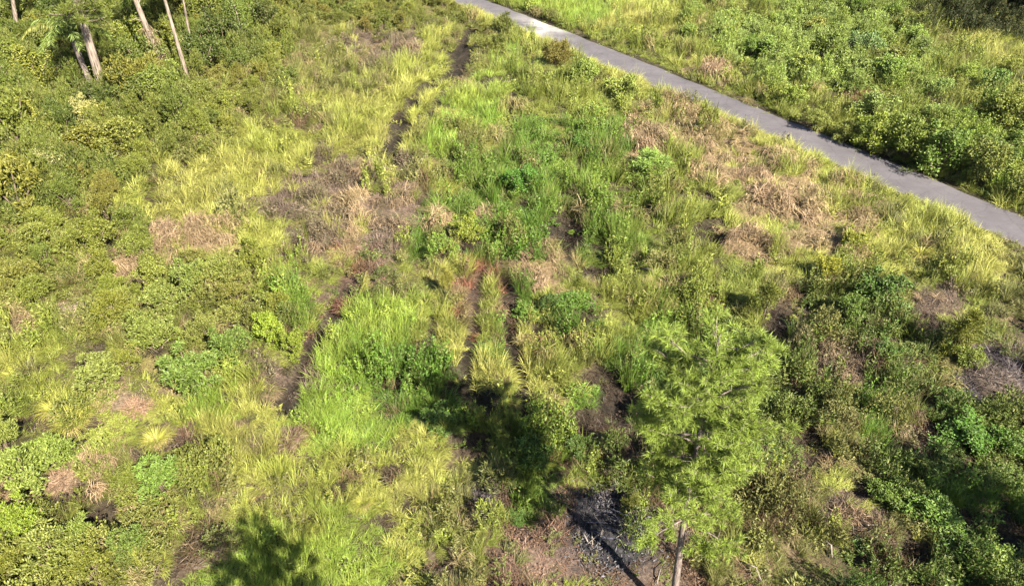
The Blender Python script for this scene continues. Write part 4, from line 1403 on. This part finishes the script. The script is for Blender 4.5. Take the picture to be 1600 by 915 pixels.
M_MOUND = noise_mat('mound_soil', (0.035, 0.026, 0.02), (0.12, 0.09, 0.07), 4)
mound(280, 712, 1.9, 0.45, C(104, 84, 66), 'dark brown dead brush mound in the grass at left')
mound(456, 690, 1.0, 0.4, C(140, 116, 96), 'narrow brown brush mound in the bright grass')
mound(400, 700, 0.8, 0.3, C(134, 116, 92), 'small brown brush mound beside the narrow one')
mound(335, 850, 1.9, 0.4, C(112, 92, 66), 'dark dead mound above the shaded grass at the bottom')
mound(1548, 600, 2.2, 0.5, C(120, 106, 100), 'greyish charred brush mound near the right edge')
mound(1300, 585, 2.0, 0.35, C(164, 142, 120), 'pale dead brush mound to the right of the pine top')
mound(1335, 818, 1.6, 0.35, C(150, 124, 98), 'heap of dead branches at the lower right')
mound(855, 560, 1.1, 0.35, C(158, 108, 84), 'reddish brown dead mound in the centre')
mound(540, 480, 1.0, 0.3, C(130, 88, 72), 'reddish dead mound at the top of the dark footpath')
mound(495, 330, 2.8, 0.35, C(170, 150, 128), 'wide grey dry brush heap in the clearing')
mound(215, 640, 0.9, 0.4, C(172, 138, 112), 'pale pinkish dry mound beside the grassy strip at left')
mound(95, 750, 0.9, 0.35, C(170, 140, 114), 'pale dry mound among the shrubs at lower left')

# fallen pale branches
for pts_, r, lab in (([(1284, 842), (1297, 856), (1300, 870)], 0.032, 'bent pale fallen stick at the lower right'),
                     ([(1322, 828), (1345, 826), (1368, 825)], 0.035, 'straight pale fallen stick on the dead branch heap'),
                     ([(1000, 425), (1020, 432), (1045, 447), (1075, 462)], 0.06, 'long pale fallen limb in the grass above the pine'),
                     ([(955, 745), (962, 760), (975, 770)], 0.022, 'thin pale twig lying in the shade left of the pine'),
                     ([(1040, 880), (1030, 895), (1026, 912)], 0.028, 'grey stick lying beside the ash heap'),
                     ([(1160, 880), (1180, 890), (1190, 905)], 0.028, 'grey stick on the ground right of the pine trunk'),
                     ([(545, 728), (565, 722), (585, 722)], 0.025, 'pale curved stick in the grass at bottom centre')):
    w3 = [unproj(*p) for p in pts_]
    o3 = w3[0]
    e = empty('fallen_branch', (o3.x, o3.y, gz(o3.x, o3.y)))
    P3 = [Vector((w.x - o3.x, w.y - o3.y, 0.16 + gz(w.x, w.y) - gz(o3.x, o3.y) + 0.08 * math.sin(i * 2))) for i, w in enumerate(w3)]
    obj('limb', Mb().tube(P3, [r * (1.2 - .6 * i / len(P3)) for i in range(len(P3))], 7).mesh('limb', M_TWIG, True), e)
    m_ = P3[len(P3) // 2]
    obj('side_twig', Mb().tube([m_, m_ + Vector((.2, .25, .12)), m_ + Vector((.3, .45, .1))], [r * .5, r * .35, r * .15], 5).mesh('side_twig', M_TWIG, True), e)
    tag(e, lab, 'branch', 'fallen branches')

# burnt heap
ap = unproj(950, 826)
ash = empty('burn_pile', (ap.x, ap.y, gz(ap.x, ap.y)))
V, F = [], []
N_ = 44
for j in range(N_ + 1):
    for i in range(N_ + 1):
        x_, y_ = (i / N_ - .5) * 3.4, (j / N_ - .5) * 3.4
        e_ = max(0.0, 1 - math.hypot(x_ * 0.92, y_) / (1.0 + 0.9 * float(vnoise(x_ * 0.9 + 5, y_ * 0.9 + 5, 9))))
        z_ = 0.20 * e_ ** 0.8 * (0.25 + 1.3 * float(fbm(x_ * 2.2 + 9, y_ * 2.2, 4))) + 0.05 * float(vnoise(x_ * 9, y_ * 9, 14)) * (e_ > 0)
        V.append((x_, y_, z_ - (0.12 if e_ <= 0 else 0.0) + gz(ap.x + x_, ap.y + y_) - gz(ap.x, ap.y)))
for j in range(N_):
    for i in range(N_):
        q = j * (N_ + 1) + i
        F.append([q, q + 1, q + N_ + 2, q + N_ + 1])
obj('ash', mesh('ash', V, F, M_ASH, None, True), ash)
n = 3600
P = np.c_[rng.normal(0, .72, (n, 2)), rng.uniform(.02, .2, n)]
D = rng.normal(size=(n, 3))
D[:, 2] *= 0.3
tw = obj('ash_flakes', Mb().add(*leaves(P, D, rng.uniform(.04, .16, n), rng.uniform(.02, .07, n))).mesh('ash_flakes', M_DEADOBJ), ash)
tw.color = (0.075, 0.07, 0.078, 1)
n = 1800
P = np.c_[rng.normal(0, .75, (n, 2)), rng.uniform(.03, .26, n)]
D = rng.normal(size=(n, 3))
D[:, 2] *= 0.4
tw = obj('charred_twigs', Mb().add(*leaves(P, D, rng.uniform(.08, .4, n), rng.uniform(.012, .04, n))).mesh('charred_twigs', M_DEADOBJ), ash)
tw.color = (0.035, 0.033, 0.038, 1)
for k in range(26):
    a = random.random() * 6.28
    c = Vector((random.uniform(-1.1, 1.1), random.uniform(-.8, .8), random.uniform(.12, .3)))
    d = Vector((math.cos(a), math.sin(a), random.uniform(-.12, .12)))
    l_ = random.uniform(.4, 1.0)
    r = random.uniform(.018, .045)
    obj('charred_log', Mb().tube([c - d * l_ / 2, c + Vector((0, 0, .03)), c + d * l_ / 2], [r, r * .9, r * .6], 7).mesh('charred_log', M_CHAR if k % 4 else M_TWIG, True), ash)
tag(ash, 'burnt heap of black char and bluish ash beside the pine trunk', 'burn pile')
